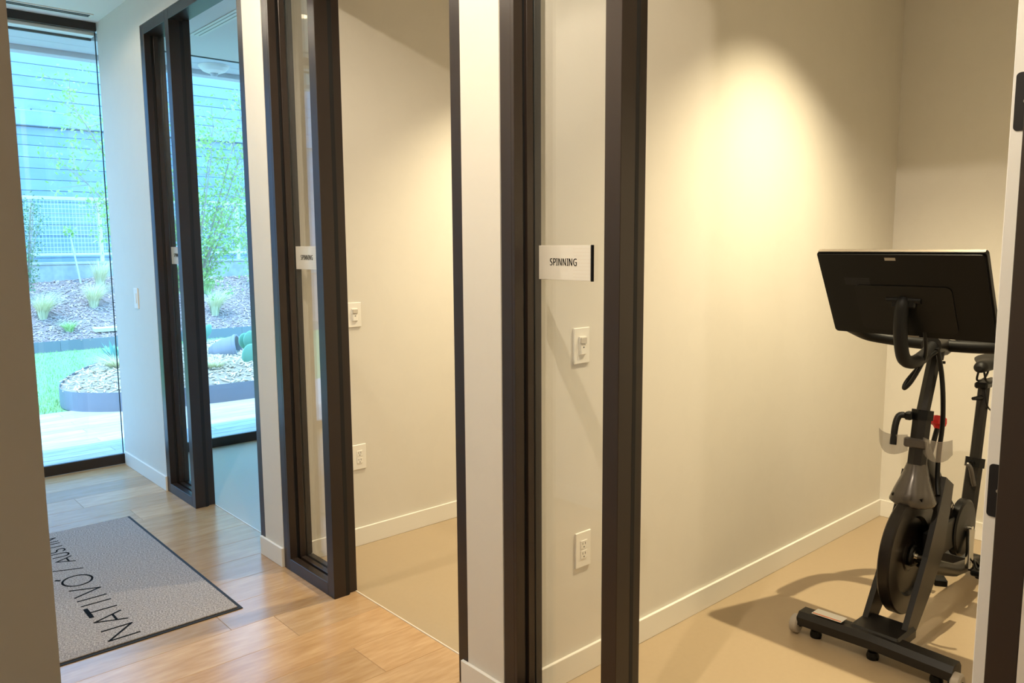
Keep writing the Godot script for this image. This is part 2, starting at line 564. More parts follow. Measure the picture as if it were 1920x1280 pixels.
# ---------------------------------------------------------------- doors
func doors() -> void:
	var zs := [-0.4295, -2.1625, -3.8725]
	var names := ["bike room", "empty middle room", "garden room"]
	for i in 3:
		var dz: float = zs[i]
		var d := struct_node("door_%d" % (i + 1), "white door standing open into the %s" % names[i], "door")
		d.position = Vector3(1.842, 0, dz - 0.0715)
		var leaf := part_box("leaf", Vector3(0, 0.012, -0.045), Vector3(0.905, 2.925, 0), M.door_edge, d, 0.0015)
		for hy in [0.30, 1.105, 1.905, 2.70]:
			var hg := sf()
			# leaf plate let into the door edge, rounded corners towards the room
			var poly := PackedVector2Array()
			poly.append(Vector2(0.0, -0.057))
			for q in 5:
				var a := -PI / 2 - PI / 2 * q / 4.0
				poly.append(Vector2(-0.031 + 0.008 * cos(a), -0.049 + 0.008 * sin(a)))
			for q in 5:
				var a := PI - PI / 2 * q / 4.0
				poly.append(Vector2(-0.031 + 0.008 * cos(a), 0.049 + 0.008 * sin(a)))
			poly.append(Vector2(0.0, 0.057))
			prism(hg, poly, 0.0, 0.0016, Transform3D(Basis(Vector3(0, 0, 1), Vector3(0, 1, 0), Vector3(-1, 0, 0)), Vector3(-0.0002, hy, 0.0)))
			bx(hg, Vector3(-0.004, hy - 0.057, 0.0), Vector3(-0.001, hy + 0.057, 0.030))
			tube(hg, [Vector3(-0.0005, hy - 0.057, 0.0085), Vector3(-0.0005, hy + 0.057, 0.0085)], 0.0065, 10)
			var hn := obj("hinge", hg, M.hinge, d)
			for q in [-0.035, 0.0, 0.035]:
				var sc := sf()
				lathe(sc, [[0.004, 0.0], [0.0035, 0.0006], [0.0, 0.0006]], Transform3D(Basis(Vector3(0, 0, 1), Vector3(-1, 0, 0), Vector3(0, -1, 0)), Vector3(-0.0018, hy + q, -0.02 + absf(q) * 0.2)), 8)
				obj("screw", sc, M.steel, hn)
		var ds := sf()
		for sd in [-1.0, 1.0]:
			var zc := -0.045 if sd < 0 else 0.0
			lathe(ds, [[0.026, 0.0], [0.026, 0.006], [0.010, 0.008], [0.010, 0.045], [0.0, 0.045]], Transform3D(Basis(Vector3(1, 0, 0), Vector3(0, 0, sd), Vector3(0, 1, 0)), Vector3(0.84, 1.0, zc)), 14)
			bx(ds, Vector3(0.72, 0.991, zc + sd * 0.036 - 0.008), Vector3(0.85, 1.009, zc + sd * 0.036 + 0.008), 0.004)
		obj("lever_handle", ds, M.steel, d)

# ---------------------------------------------------------------- ceiling
func downlight(at: Vector3, label: String, energy: float, angle: float, group: String, blend := 0.7, tint := Color(1.0, 0.935, 0.80)) -> void:
	var t := thing("downlight", label, "ceiling light", at, 0.0, group)
	var st := sf()
	lathe(st, [[0.058, -0.0015], [0.058, -0.006], [0.072, -0.006], [0.075, -0.0005]], Transform3D(), 28)
	obj("trim_ring", st, M.white_plastic, t)
	var s2 := sf()
	lathe(s2, [[0.057, -0.003], [0.0, -0.0026]], Transform3D(), 28)
	obj("lens", s2, M.lamp, t)
	var l := SpotLight3D.new()
	l.name = "lamp_light"
	l.light_color = tint
	l.light_energy = energy
	l.spot_angle = angle
	l.spot_angle_attenuation = blend
	l.spot_range = 12.0
	l.spot_attenuation = 2.0
	l.light_size = 0.012
	l.shadow_enabled = true
	l.position = Vector3(0, -0.012, 0)
	l.rotation.x = -PI / 2
	t.add_child(l)

func ceiling_fittings() -> void:
	var cl := ["beside the garden window", "over the doormat", "before the bike room"]
	var cz := [-5.2, -3.2, -1.2]
	for i in 3:
		downlight(Vector3(0.88, HC, cz[i]), "small round recessed corridor downlight %s" % cl[i], [0.4, 2.2, 3.3][i], 82.0, "recessed downlights", 0.25, Color(1.0, 0.94, 0.84))
	downlight(Vector3(3.245, HR, -1.25), "small round recessed downlight above the exercise bike", 9.6, 53.0, "recessed downlights", 1.0, Color(1.0, 0.93, 0.77))
	downlight(Vector3(3.20, HR, -2.95), "small round recessed downlight in the empty middle room", 7.6, 53.0, "recessed downlights", 1.0, Color(1.0, 0.93, 0.77))
	# linear air slots
	for s in [[Vector3(0.25, HC, -6.16), Vector3(1.64, HC, -6.08), "twin slot air diffuser in the corridor ceiling at the window"], [Vector3(2.14, HR, -5.7), Vector3(2.22, HR, -4.1), "long slot air diffuser in the garden room ceiling"]]:
		var lo: Vector3 = s[0]
		var hi: Vector3 = s[1]
		var t := thing("slot_diffuser", s[2], "air diffuser", Vector3((lo.x + hi.x) / 2, lo.y, (lo.z + hi.z) / 2))
		var h := (hi - lo).abs() / 2
		part_box("plate", Vector3(-h.x, -0.006, -h.z), Vector3(h.x, 0.0, h.z), M.white_plastic, t, 0.001)
		for k in [-0.4, 0.4]:
			if h.x > h.z:
				part_box("slot", Vector3(-h.x + 0.02, -0.008, k * h.z - 0.009), Vector3(h.x - 0.02, -0.0055, k * h.z + 0.009), M.slot, t)
			else:
				part_box("slot", Vector3(k * h.x - 0.0025, -0.008, -h.z + 0.02), Vector3(k * h.x + 0.0025, -0.0055, h.z - 0.02), M.steel, t)

# ---------------------------------------------------------------- switches, outlets
func wall_fittings() -> void:
	for r in [[-1.95, 2.081, 2.094, "bike room"], [-3.66, 2.157, 2.162, "empty middle room"]]:
		var z: float = r[0]
		var s := thing("light_switch", "white wall plate with a sensor switch on the %s side wall" % r[3], "light switch", Vector3(r[1], 1.263, z), 0.0, "switch plates")
		part_box("plate", Vector3(-0.041, -0.065, 0.0), Vector3(0.041, 0.065, 0.007), M.white_plastic, s, 0.003)
		part_box("body", Vector3(-0.017, -0.034, 0.007), Vector3(0.017, 0.034, 0.012), M.white_plastic, s, 0.002)
		part_box("sensor_lens", Vector3(-0.015, 0.008, 0.012), Vector3(0.015, 0.031, 0.019), mat(Color(0.78, 0.75, 0.70), 0.25), s, 0.004)
		part_box("button", Vector3(-0.013, -0.031, 0.012), Vector3(0.013, 0.004, 0.0155), M.white_plastic, s, 0.002)
		part_box("indicator", Vector3(-0.003, -0.008, 0.0155), Vector3(0.003, -0.003, 0.016), M.slot, s)
		var o := thing("power_outlet", "white double power outlet low on the %s side wall" % r[3], "outlet", Vector3(r[2], 0.493, z), 0.0, "outlet plates")
		part_box("plate", Vector3(-0.041, -0.068, 0.0), Vector3(0.041, 0.068, 0.007), M.white_plastic, o, 0.003)
		for yy in [-0.019, 0.019]:
			var rc := part_box("receptacle", Vector3(-0.017, yy - 0.016, 0.007), Vector3(0.017, yy + 0.016, 0.0095), M.white_plastic, o, 0.0015)
			for q in [[-0.0065, 0.0045], [0.0065, 0.0045]]:
				part_box("slot", Vector3(q[0] - 0.0012, yy + q[1] - 0.0045, 0.0095), Vector3(q[0] + 0.0012, yy + q[1] + 0.0045, 0.0098), M.slot, rc)
			part_box("slot", Vector3(-0.0025, yy - 0.011, 0.0095), Vector3(0.0025, yy - 0.0065, 0.0098), M.slot, rc)
	var c := thing("light_switch", "slim white switch plate on the corridor wall beside the garden window", "light switch", Vector3(XP, 1.275, -5.78), 0.0, "switch plates")
	part_box("plate", Vector3(-0.008, -0.07, -0.04), Vector3(0.0, 0.07, 0.04), M.white_plastic, c, 0.003)
	part_box("rocker", Vector3(-0.0115, -0.034, -0.017), Vector3(-0.008, 0.034, 0.017), M.white_plastic, c, 0.0015)

# ---------------------------------------------------------------- doormat
func floor_mat() -> void:
	var t := thing("doormat", "grey carpet doormat with black rubber border and black lettering", "doormat", Vector3(0, 0, 0))
	M.carpet = triplanar(mat(Color(0.84, 0.81, 0.79), 0.95), Vector3(2.2, 2.2, 2.2))
	M.carpet.albedo_texture = noise_tex(0.045, Color(0.50, 0.49, 0.50), Color(1.0, 1.0, 1.0), 1024, 5, false, 21)
	M.carpet.normal_enabled = true
	M.carpet.normal_texture = noise_tex(0.2, Color.BLACK, Color.WHITE, 512, 3, true, 22)
	M.carpet.normal_scale = 0.8
	M.rubber = mat(Color(0.12, 0.12, 0.13), 0.75)
	var x0 := 0.40
	var x1 := 1.36
	var z0 := -5.012
	var z1 := -3.355
	part_box("border", Vector3(x0, 0.0, z0), Vector3(x1, 0.004, z1), M.rubber, t, 0.002)
	part_box("pile", Vector3(x0 + 0.018, 0.004, z0 + 0.018), Vector3(x1 - 0.018, 0.0095, z1 - 0.018), M.carpet, t, 0.0015)
	# lettering: read walking away from the camera, tops of the letters towards the left wall
	var st := sf()
	var base := 0.937
	var y := 0.0097
	var L := func(h: float, b: float, pts: Array, wd: float) -> void:
		for i in pts.size() - 1:
			var a := Vector3(b - pts[i][1] * h, y, -pts[i][0])
			var c := Vector3(b - pts[i + 1][1] * h, y, -pts[i + 1][0])
			var d := (c - a)
			var ln := d.length()
			d = d.normalized()
			var bs := Basis(d, Vector3.UP, d.cross(Vector3.UP))
			bx(st, Vector3(-wd * 0.35, -0.0004, -wd / 2), Vector3(ln + wd * 0.35, 0.0006, wd / 2), 0.0, Transform3D(bs, a))
	var H := 0.119
	var wd := 0.010
	L.call(H, base, [[3.423, 0.0], [3.423, 1.0], [3.532, 0.0], [3.532, 1.0]], wd)
	L.call(H, base, [[3.590, 0.0], [3.641, 1.0], [3.692, 0.0]], wd)
	L.call(H, base, [[3.606, 0.32], [3.676, 0.32]], wd)
	L.call(H, base, [[3.706, 0.96], [3.806, 0.96]], wd * 1.9)
	L.call(H, base, [[3.757, 0.0], [3.757, 0.95]], wd)
	L.call(H, base, [[3.849, 0.0], [3.849, 1.0]], wd)
	L.call(H, base, [[3.917, 0.0], [3.917, 1.0]], wd)
	L.call(H, base, [[3.967, 1.0], [4.018, 0.0], [4.069, 1.0]], wd)
	var o := []
	for k in 29:
		var a := TAU * k / 28.0
		o.append([4.178 + 0.069 * cos(a), 0.5 + 0.54 * sin(a)])
	L.call(H, base, o, wd)
	L.call(H, base, [[4.234, 1.06], [4.246, 1.16]], wd * 1.4)
	L.call(H, base, [[4.328, 0.0], [4.378, 1.02]], wd * 0.85)
	var h2 := 0.078
	var w2 := 0.0085
	L.call(h2, base - 0.004, [[4.458, 0.0], [4.501, 1.0], [4.544, 0.0]], w2)
	L.call(h2, base - 0.004, [[4.472, 0.32], [4.530, 0.32]], w2)
	var uu := [[4.566, 1.0]]
	for k in 9:
		var a := PI + PI * k / 8.0
		uu.append([4.594 + 0.028 * cos(a), 0.33 + 0.33 * sin(a)])
	uu.append([4.622, 1.0])
	L.call(h2, base - 0.004, uu, w2)
	var ss := []
	for k in 15:
		var q := float(k) / 14.0
		var a := lerpf(0.35, PI * 1.5, minf(q * 2.0, 1.0)) if q <= 0.5 else lerpf(PI / 2, -PI + 0.35, (q - 0.5) * 2.0)
		ss.append([4.672 + 0.022 * cos(a), (0.75 if q <= 0.5 else 0.25) + 0.25 * sin(a)])
	L.call(h2, base - 0.004, ss, w2)
	L.call(h2, base - 0.004, [[4.712, 0.97], [4.770, 0.97]], w2)
	L.call(h2, base - 0.004, [[4.741, 0.0], [4.741, 0.97]], w2)
	L.call(h2, base - 0.004, [[4.797, 0.0], [4.797, 1.0]], w2)
	L.call(h2, base - 0.004, [[4.832, 0.0], [4.832, 1.0], [4.895, 0.0], [4.895, 1.0]], w2)
	obj("lettering", st, M.ink, t)

# ---------------------------------------------------------------- exercise bike
func exercise_bike() -> void:
	M.bike = mat(Color(0.125, 0.115, 0.108), 0.38, 0.15, 0.4)
	M.bike_gloss = mat(Color(0.33, 0.31, 0.295), 0.22, 0.45)
	M.bike_black = mat(Color(0.025, 0.024, 0.024), 0.38, 0.0, 0.35)
	M.soft = mat(Color(0.05, 0.047, 0.045), 0.5, 0.0, 0.35)
	M.chrome = mat(Color(0.78, 0.76, 0.72), 0.16, 1.0)
	M.red = mat(Color(0.80, 0.05, 0.07), 0.35)
	var smoke := mat(Color(0.55, 0.52, 0.49, 0.38), 0.12)
	smoke.transparency = BaseMaterial3D.TRANSPARENCY_ALPHA
	M.smoke = smoke
	M.screen_back = mat(Color(0.03, 0.028, 0.027), 0.42, 0.0, 0.32)
	var zc := -1.245
	var o := Vector3(3.05, 0, zc)
	var b := thing("exercise_bike", "black stationary exercise bike with a large tilted touchscreen, in the room corner", "exercise bike", o)
	# all coordinates below: x from the front stabiliser to the rear, z across, relative to o
	var V := func(x: float, y: float, z := 0.0) -> Vector3: return Vector3(x - 3.1, y, z)

	# front stabiliser: wide bar, slightly swept, rounded top, sticker, feet and transport wheels
	var st := sf()
	for s in [-1.0, 1.0]:
		var pf := PackedVector2Array([Vector2(-0.045, 0.045), Vector2(0.05, 0.045), Vector2(0.05, 0.075), Vector2(0.03, 0.098), Vector2(-0.025, 0.098), Vector2(-0.045, 0.078)])
		prism(st, pf, 0.0, 0.300 * s, Transform3D(Basis(Vector3(1, 0, 0), Vector3(0, 1, 0), Vector3(0.0, -0.03 * s, 1.0)), V.call(3.062, 0.01)))
	var stab := obj("front_stabilizer", st, M.bike, b)
	var plate := sf()
	bx(plate, Vector3(-0.027, 0.0985, -0.245), Vector3(0.030, 0.0995, -0.120), 0.0, Transform3D(Basis(Vector3(1, 0, 0), Vector3(0, 1, 0), Vector3(0, 0.03, 1)), V.call(3.062, 0.0175)))
	obj("warning_sticker", plate, mat(Color(0.90, 0.88, 0.84), 0.5), stab)
	var stripe := sf()
	bx(stripe, Vector3(-0.023, 0.0990, -0.242), Vector3(-0.016, 0.1000, -0.123), 0.0, Transform3D(Basis(Vector3(1, 0, 0), Vector3(0, 1, 0), Vector3(0, 0.03, 1)), V.call(3.062, 0.0175)))
	obj("sticker_stripe", stripe, mat(Color(0.85, 0.42, 0.16), 0.5), stab)
	for s in [-1.0, 1.0]:
		var wh := sf()
		lathe(wh, [[0.010, -0.017], [0.030, -0.017], [0.038, -0.012], [0.038, 0.012], [0.030, 0.017], [0.010, 0.017]], Transform3D(Basis(Vector3(1, 0, 0), Vector3(0, 0, 1), Vector3(0, -1, 0)), V.call(3.040, 0.040, s * 0.312)), 20)
		var w := obj("transport_wheel", wh, mat(Color(0.66, 0.62, 0.57), 0.4), stab)
		var hb := sf()
		lathe(hb, [[0.0, -0.022], [0.009, -0.022], [0.009, 0.022], [0.0, 0.022]], Transform3D(Basis(Vector3(1, 0, 0), Vector3(0, 0, 1), Vector3(0, -1, 0)), V.call(3.040, 0.040, s * 0.312)), 12)
		bx(hb, V.call(3.030, 0.032, s * 0.298 - 0.014), V.call(3.065, 0.070, s * 0.298 - 0.006))
		obj("wheel_axle", hb, M.bike_black, w)
		for q in [0.235, 0.0] if s < 0 else [0.235]:
			var ft := sf()
			lathe(ft, [[0.0, 0.0], [0.022, 0.0], [0.024, 0.012], [0.020, 0.03], [0.012, 0.032], [0.012, 0.06]], Transform3D(Basis(), V.call(3.062, 0.0, s * q)), 14)
			obj("levelling_foot", ft, M.bike_black, stab)

	# fork: two blades beside the flywheel, joined at the bottom by a plate
	for s in [-1.0, 1.0]:
		var fk := sf()
		var pl := PackedVector2Array([Vector2(3.135, 0.085), Vector2(3.25, 0.085), Vector2(3.385, 0.21), Vector2(3.49, 0.34), Vector2(3.54, 0.52), Vector2(3.56, 0.62), Vector2(3.47, 0.67), Vector2(3.425, 0.56), Vector2(3.325, 0.365)])
		for i in pl.size():
			pl[i] -= Vector2(3.1, 0)
		var zz: float = s * 0.077
		prism(fk, pl, zz - 0.011, zz + 0.011)
		obj("fork_blade", fk, M.bike, b)
	st = sf()
	bx(st, V.call(3.05, 0.06, -0.10), V.call(3.225, 0.114, 0.10), 0.012)
	obj("fork_foot", st, M.bike, b)

	# flywheel with raised rim, recessed web and hub
	st = sf()
	var fx := Transform3D(Basis(Vector3(1, 0, 0), Vector3(0, 0, 1), Vector3(0, -1, 0)), V.call(3.35, 0.348, 0.0))
	lathe(st, [[0.0, -0.012], [0.06, -0.012], [0.07, -0.008], [0.155, -0.008], [0.165, -0.024], [0.236, -0.024], [0.242, -0.018], [0.242, 0.018], [0.236, 0.024], [0.165, 0.024], [0.155, 0.008], [0.07, 0.008], [0.06, 0.012], [0.0, 0.012]], fx, 48)
	var fw := obj("flywheel", st, mat(Color(0.11, 0.088, 0.073), 0.3, 0.2, 0.4), b)
	st = sf()
	lathe(st, [[0.0, -0.066], [0.013, -0.066], [0.013, -0.03], [0.045, -0.022], [0.045, 0.022], [0.040, 0.030], [0.0, 0.032]], fx, 24)
	obj("hub", st, M.bike_black, fw)
	st = sf()
	lathe(st, [[0.0165, 0.0315], [0.0165, 0.062], [0.013, 0.066], [0.0, 0.066]], fx, 18)
	obj("axle_bolt", st, M.chrome, fw)
	st = sf()
	lathe(st, [[0.017, 0.0322], [0.033, 0.0322], [0.033, 0.037], [0.017, 0.037]], fx, 20)
	obj("washer", st, M.chrome, fw)
	# black mud guard over the top of the flywheel
	st = sf()
	var prev := []
	for k in 13:
		var a := deg_to_rad(lerpf(52, 102, k / 12.0))
		var c := Vector2(3.36 - 3.1 + 0.262 * cos(a), 0.348 + 0.262 * sin(a))
		var c2 := Vector2(3.36 - 3.1 + 0.252 * cos(a), 0.348 + 0.252 * sin(a))
		var ring := [Vector3(c2.x, c2.y, -0.060), Vector3(c.x, c.y, -0.060), Vector3(c.x, c.y, 0.060), Vector3(c2.x, c2.y, 0.060)]
		if k > 0:
			var inn: Vector3 = (ring[0] + ring[2] + prev[0] + prev[2]) / 4.0
			for q in 4:
				quad(st, prev[q], prev[(q + 1) % 4], ring[(q + 1) % 4], ring[q], inn)
		if k == 0 or k == 12:
			quad(st, ring[0], ring[1], ring[2], ring[3], V.call(3.36, 0.9 if k == 0 else 0.325) if k == 0 else V.call(3.2, 0.9))
		prev = ring
	obj("flywheel_guard", st, M.bike_black, b)

	# head shell: a faired body from the head tube down to the fork, and the beam to the crank
	st = sf()
	loft(st, [
		[V.call(3.402, 0.80), 0.036, 0.034], [V.call(3.395, 0.73), 0.040, 0.036], [V.call(3.385, 0.68), 0.056, 0.050],
		[V.call(3.372, 0.62), 0.080, 0.072], [V.call(3.372, 0.575), 0.098, 0.088], [V.call(3.380, 0.56), 0.080, 0.080]], Vector3(1, 0, 0), 20)
	obj("head_shell", st, M.bike_gloss, b)
	st = sf()
	loft(st, [
		[V.call(3.42, 0.80), 0.05, 0.024], [V.call(3.47, 0.72), 0.062, 0.030], [V.call(3.55, 0.62), 0.068, 0.036],
		[V.call(3.66, 0.50), 0.066, 0.040], [V.call(3.78, 0.385), 0.064, 0.046], [V.call(3.88, 0.30), 0.055, 0.046], [V.call(4.00, 0.24), 0.045, 0.042]], Vector3(0.75, 0.66, 0), 16)
	var beam := obj("main_beam", st, M.bike, b)
	st = sf()
	for k in 7:
		var q := 0.08 + k * 0.024
		var p: Vector3 = V.call(3.60, 0.575, 0.0)
		var d := Vector3(0.70, -0.66, 0).normalized()
		var nn := Vector3(0.66, 0.70, 0).normalized()
		var bs := Basis(d, nn, Vector3(0, 0, 1))
		var w := 0.012
		bx(st, Vector3(q, -0.009 + 0.002 * (k % 2), 0.0395), Vector3(q + w * (0.35 if k in [3, 5] else 0.75), 0.010, 0.0412), 0.0, Transform3D(bs, p))
	obj("pale_lettering", st, mat(Color(0.80, 0.78, 0.74), 0.5), beam)

	# head tube with clamp, lever and sliding post
	st = sf()
	var hd := Vector3(0.10, 0.62, 0).normalized()
	tube(st, [V.call(3.388, 0.722), V.call(3.421, 0.93)], 0.037, 8, true)
	var sl := obj("head_tube", st, M.bike, b)
	st = sf()
	tube(st, [V.call(3.416, 0.905), V.call(3.4225, 0.944)], 0.0435, 8, true)
	bx(st, V.call(3.36, 0.905, -0.05), V.call(3.40, 0.938, -0.02), 0.006)
	obj("clamp_collar", st, M.bike_black, sl)
	st = sf()
	tube(st, curve([V.call(3.375, 0.922, -0.052), V.call(3.368, 0.915, -0.072), V.call(3.352, 0.875, -0.078), V.call(3.335, 0.80, -0.076)], 4), 0.0135, 8)
	obj("clamp_lever", st, M.bike_black, sl)
	st = sf()
	tube(st, [V.call(3.421, 0.93), V.call(3.522, 1.178)], 0.0265, 8, true)
	var post := obj("handlebar_post", st, M.bike, b)
	st = sf()
	tube(st, [V.call(3.528, 1.13, 0.0), V.call(3.548, 1.13, 0.030)], 0.006, 8)
	obj("post_screw", st, M.bike_black, post)
	st = sf()
	tube(st, [V.call(3.47, 1.205), V.call(3.60, 1.19)], 0.040, 12)
	tube(st, [V.call(3.51, 1.15), V.call(3.53, 1.195)], 0.036, 10)
	obj("bar_clamp", st, M.bike, b)

	# handlebar: cross tube with two forward horns and inner grips
	st = sf()
	var hy := 1.207
	for s in [-1.0, 1.0]:
		tube(st, curve([V.call(3.575, hy - 0.01, 0.0), V.call(3.58, hy - 0.008, s * 0.12), V.call(3.57, hy, s * 0.22), V.call(3.53, hy + 0.014, s * 0.285), V.call(3.45, hy + 0.045, s * 0.31), V.call(3.33, hy + 0.085, s * 0.312)], 5), 0.025, 12)
		tube(st, curve([V.call(3.575, hy - 0.005, s * 0.06), V.call(3.67, hy, s * 0.14), V.call(3.66, hy + 0.004, s * 0.22), V.call(3.56, hy + 0.008, s * 0.275)], 5), 0.023, 10)
	var bar := obj("handlebar", st, M.soft, b)
	for s in [-1.0, 1.0]:
		st = sf()
		tube(st, [V.call(3.34, hy + 0.082, s * 0.312), V.call(3.315, hy + 0.090, s * 0.312)], [0.026, 0.020], 12)
		obj("end_cap", st, M.bike_black, bar)

	# monitor arm: thick bent tube from the bar clamp to the screen back
	st = sf()
	tube(st, curve([V.call(3.50, 1.205, 0.0), V.call(3.40, 1.175, 0.005), V.call(3.30, 1.155, 0.0), V.call(3.235, 1.175, -0.012), V.call(3.205, 1.25, -0.016), V.call(3.195, 1.34, -0.016), V.call(3.20, 1.395, -0.012), V.call(3.23, 1.41, -0.01)], 6), 0.026, 14)
	var arm := obj("monitor_arm", st, M.soft, b)
	st = sf()
	bx(st, V.call(3.19, 1.375, -0.055), V.call(3.235, 1.43, 0.035), 0.006)
	tube(st, [V.call(3.20, 1.405, -0.075), V.call(3.20, 1.405, 0.055)], 0.012, 10)
	obj("tilt_hinge", st, M.bike_black, arm)

	# touchscreen: leaning, top towards the corridor
	var top: Vector3 = V.call(3.10, 1.588, -0.012)
	var bot: Vector3 = V.call(3.297, 1.255, -0.012)
	var upv := (top - bot)
	var sh := upv.length()
	upv = upv.normalized()
	var sxv := Vector3(0, 0, 1)
	var out := sxv.cross(upv).normalized()       # towards the corridor (back of the screen)
	if out.x > 0:
		out = -out
	var sb := Basis(sxv, upv, out)
	var scr := Transform3D(sb, (top + bot) * 0.5)
	st = sf()
	prism(st, rounded(0.618, sh, 0.014), -0.024, -0.002, scr)
	var body := obj("touchscreen", st, M.screen_back, b)
	st = sf()
	prism(st, rounded(0.606, sh - 0.012, 0.012), -0.002, 0.006, scr)
	obj("back_shell", st, M.screen_back, body)
	st = sf()
	prism(st, rounded(0.36, 0.21, 0.02), 0.006, 0.010, Transform3D(sb, scr.origin - upv * 0.055))
	obj("back_housing", st, M.bike_black, body)
	st = sf()
	prism(st, rounded(0.600, sh - 0.018, 0.010), -0.0245, -0.024, scr)
	obj("display_glass", st, mat(Color(0.02, 0.02, 0.022), 0.08), body)
	st = sf()
	bx(st, Vector3(-0.303, sh / 2 - 0.0005, -0.021), Vector3(0.303, sh / 2 + 0.0012, -0.005), 0.0, scr)
	obj("top_edge_strip", st, mat(Color(0.62, 0.58, 0.53), 0.25, 0.7), body)
	st = sf()
	bx(st, Vector3(-0.04, sh / 2 - 0.031, 0.006), Vector3(-0.0, sh / 2 - 0.019, 0.0075), 0.0, scr)
	obj("silver_badge", st, mat(Color(0.60, 0.57, 0.53), 0.35, 0.5), body)
	st = sf()
	bx(st, Vector3(-0.01, -sh / 2 + 0.004, 0.006), Vector3(0.032, -sh / 2 + 0.011, 0.0075), 0.0, scr)
	obj("silver_badge", st, mat(Color(0.60, 0.57, 0.53), 0.35, 0.5), body)
	st = sf()
	for k in 5:
		bx(st, Vector3(-0.215, 0.048 + k * 0.007, 0.006), Vector3(-0.115, 0.0525 + k * 0.007, 0.0068), 0.0, scr)
	obj("vent_grille", st, M.gasket, body)

	# cables
	st = sf()
	tube(st, curve([V.call(3.27, 1.30, 0.045), V.call(3.30, 1.24, 0.04), V.call(3.34, 1.17, 0.025), V.call(3.31, 1.08, -0.005), V.call(3.30, 1.045, -0.030), V.call(3.32, 1.075, -0.028), V.call(3.37, 1.16, 0.02), V.call(3.45, 1.19, 0.035)], 6), 0.008, 8)
	obj("cable_loop", st, M.bike_black, b)
	st = sf()
	tube(st, curve([V.call(3.44, 1.20, 0.035), V.call(3.47, 1.10, 0.045), V.call(3.475, 1.00, 0.055), V.call(3.485, 0.88, 0.056), V.call(3.475, 0.76, 0.052), V.call(3.455, 0.66, 0.060), V.call(3.43, 0.60, 0.075)], 6), 0.0095, 8)
	obj("cable", st, M.bike_black, b)

	# two smoked bottle holders on a bracket
	st = sf()
	bx(st, V.call(3.355, 0.795, -0.045), V.call(3.385, 0.835, 0.045), 0.006)
	var brk := obj("holder_bracket", st, M.bike_gloss, b)
	for s in [-1.0, 1.0]:
		st = sf()
		var rows := []
		var tops := [0.846, 0.845, 0.844, 0.843, 0.843, 0.844, 0.846, 0.850, 0.856]
		var bots := [0.785, 0.776, 0.770, 0.766, 0.765, 0.766, 0.770, 0.780, 0.802]
		for k in 9:
			var q := k / 8.0
			var x := 3.37 - 0.028 * sin(q * PI * 0.9)
			var zz: float = s * (0.03 + 0.112 * q)
			rows.append([V.call(x, bots[k] - 0.008, zz), V.call(x - 0.012, tops[k], zz)])
		for k in 8:
			var off := Vector3(0.0035, 0, 0)
			var ctr: Vector3 = (rows[k][0] + rows[k + 1][1]) * 0.5 + off * 0.5
			quad(st, rows[k][0], rows[k][1], rows[k + 1][1], rows[k + 1][0], ctr)
			quad(st, rows[k][0] + off, rows[k][1] + off, rows[k + 1][1] + off, rows[k + 1][0] + off, ctr)
			quad(st, rows[k][1], rows[k + 1][1], rows[k + 1][1] + off, rows[k][1] + off, ctr)
			quad(st, rows[k][0], rows[k + 1][0], rows[k + 1][0] + off, rows[k][0] + off, ctr)
		quad(st, rows[8][0], rows[8][1], rows[8][1] + off_x(), rows[8][0] + off_x(), rows[7][0])
		obj("bottle_holder", st, M.smoke, brk)

	# red resistance knob behind the head tube
	st = sf()
	lathe(st, [[0.0, 0.026], [0.022, 0.025], [0.030, 0.018], [0.033, 0.0], [0.031, -0.012], [0.018, -0.020], [0.012, -0.03], [0.0, -0.03]], Transform3D(Basis(Vector3(0, 0, 1), Vector3(0.35, 0.93, 0), Vector3(-0.93, 0.35, 0)), V.call(3.60, 0.866)), 10, false)
	var kn := obj("resistance_knob", st, M.red, b)
	st = sf()
	tube(st, [V.call(3.59, 0.84), V.call(3.50, 0.69)], 0.011, 8)
	obj("knob_stem", st, M.bike_black, kn)

	# seat tube, clamp, post, saddle
	st = sf()
	tube(st, [V.call(4.00, 0.21), V.call(4.085, 0.605)], 0.036, 8, true)
	var stube := obj("seat_tube", st, M.bike, b)
	st = sf()
	tube(st, [V.call(4.077, 0.575), V.call(4.087, 0.618)], 0.043, 8, true)
	tube(st, [V.call(4.045, 0.60, 0.0), V.call(4.02, 0.60, 0.0)], 0.014, 10)
	obj("clamp_collar", st, M.bike_black, stube)
	st = sf()
	tube(st, curve([V.call(4.02, 0.60, -0.012), V.call(4.015, 0.58, 0.006), V.call(4.025, 0.50, 0.020)], 4), 0.0105, 8)
	obj("clamp_lever", st, M.bike_gloss, stube)
	st = sf()
	tube(st, [V.call(4.085, 0.605), V.call(4.142, 0.955)], 0.026, 8, true)
	var sp := obj("seat_post", st, M.bike, b)
	st = sf()
	tube(st, [V.call(4.125, 0.90), V.call(4.04, 0.905, -0.012)], [0.014, 0.008], 8)
	obj("slider_lever", st, M.bike_black, sp)
	st = sf()
	bx(st, V.call(4.09, 0.945, -0.028), V.call(4.30, 0.975, 0.028), 0.008)
	for s in [-1.0, 1.0]:
		tube(st, curve([V.call(4.09, 1.025, s * 0.012), V.call(4.10, 0.985, s * 0.02), V.call(4.18, 0.975, s * 0.024), V.call(4.26, 0.985, s * 0.03), V.call(4.33, 1.02, s * 0.04)], 4), 0.005, 6)
	tube(st, curve([V.call(4.10, 0.95, 0.02), V.call(4.09, 0.88, 0.03), V.call(4.15, 0.84, 0.034), V.call(4.18, 0.87, 0.03)], 4), 0.004, 6)
	obj("saddle_rails", st, M.bike_black, sp)
	st = sf()
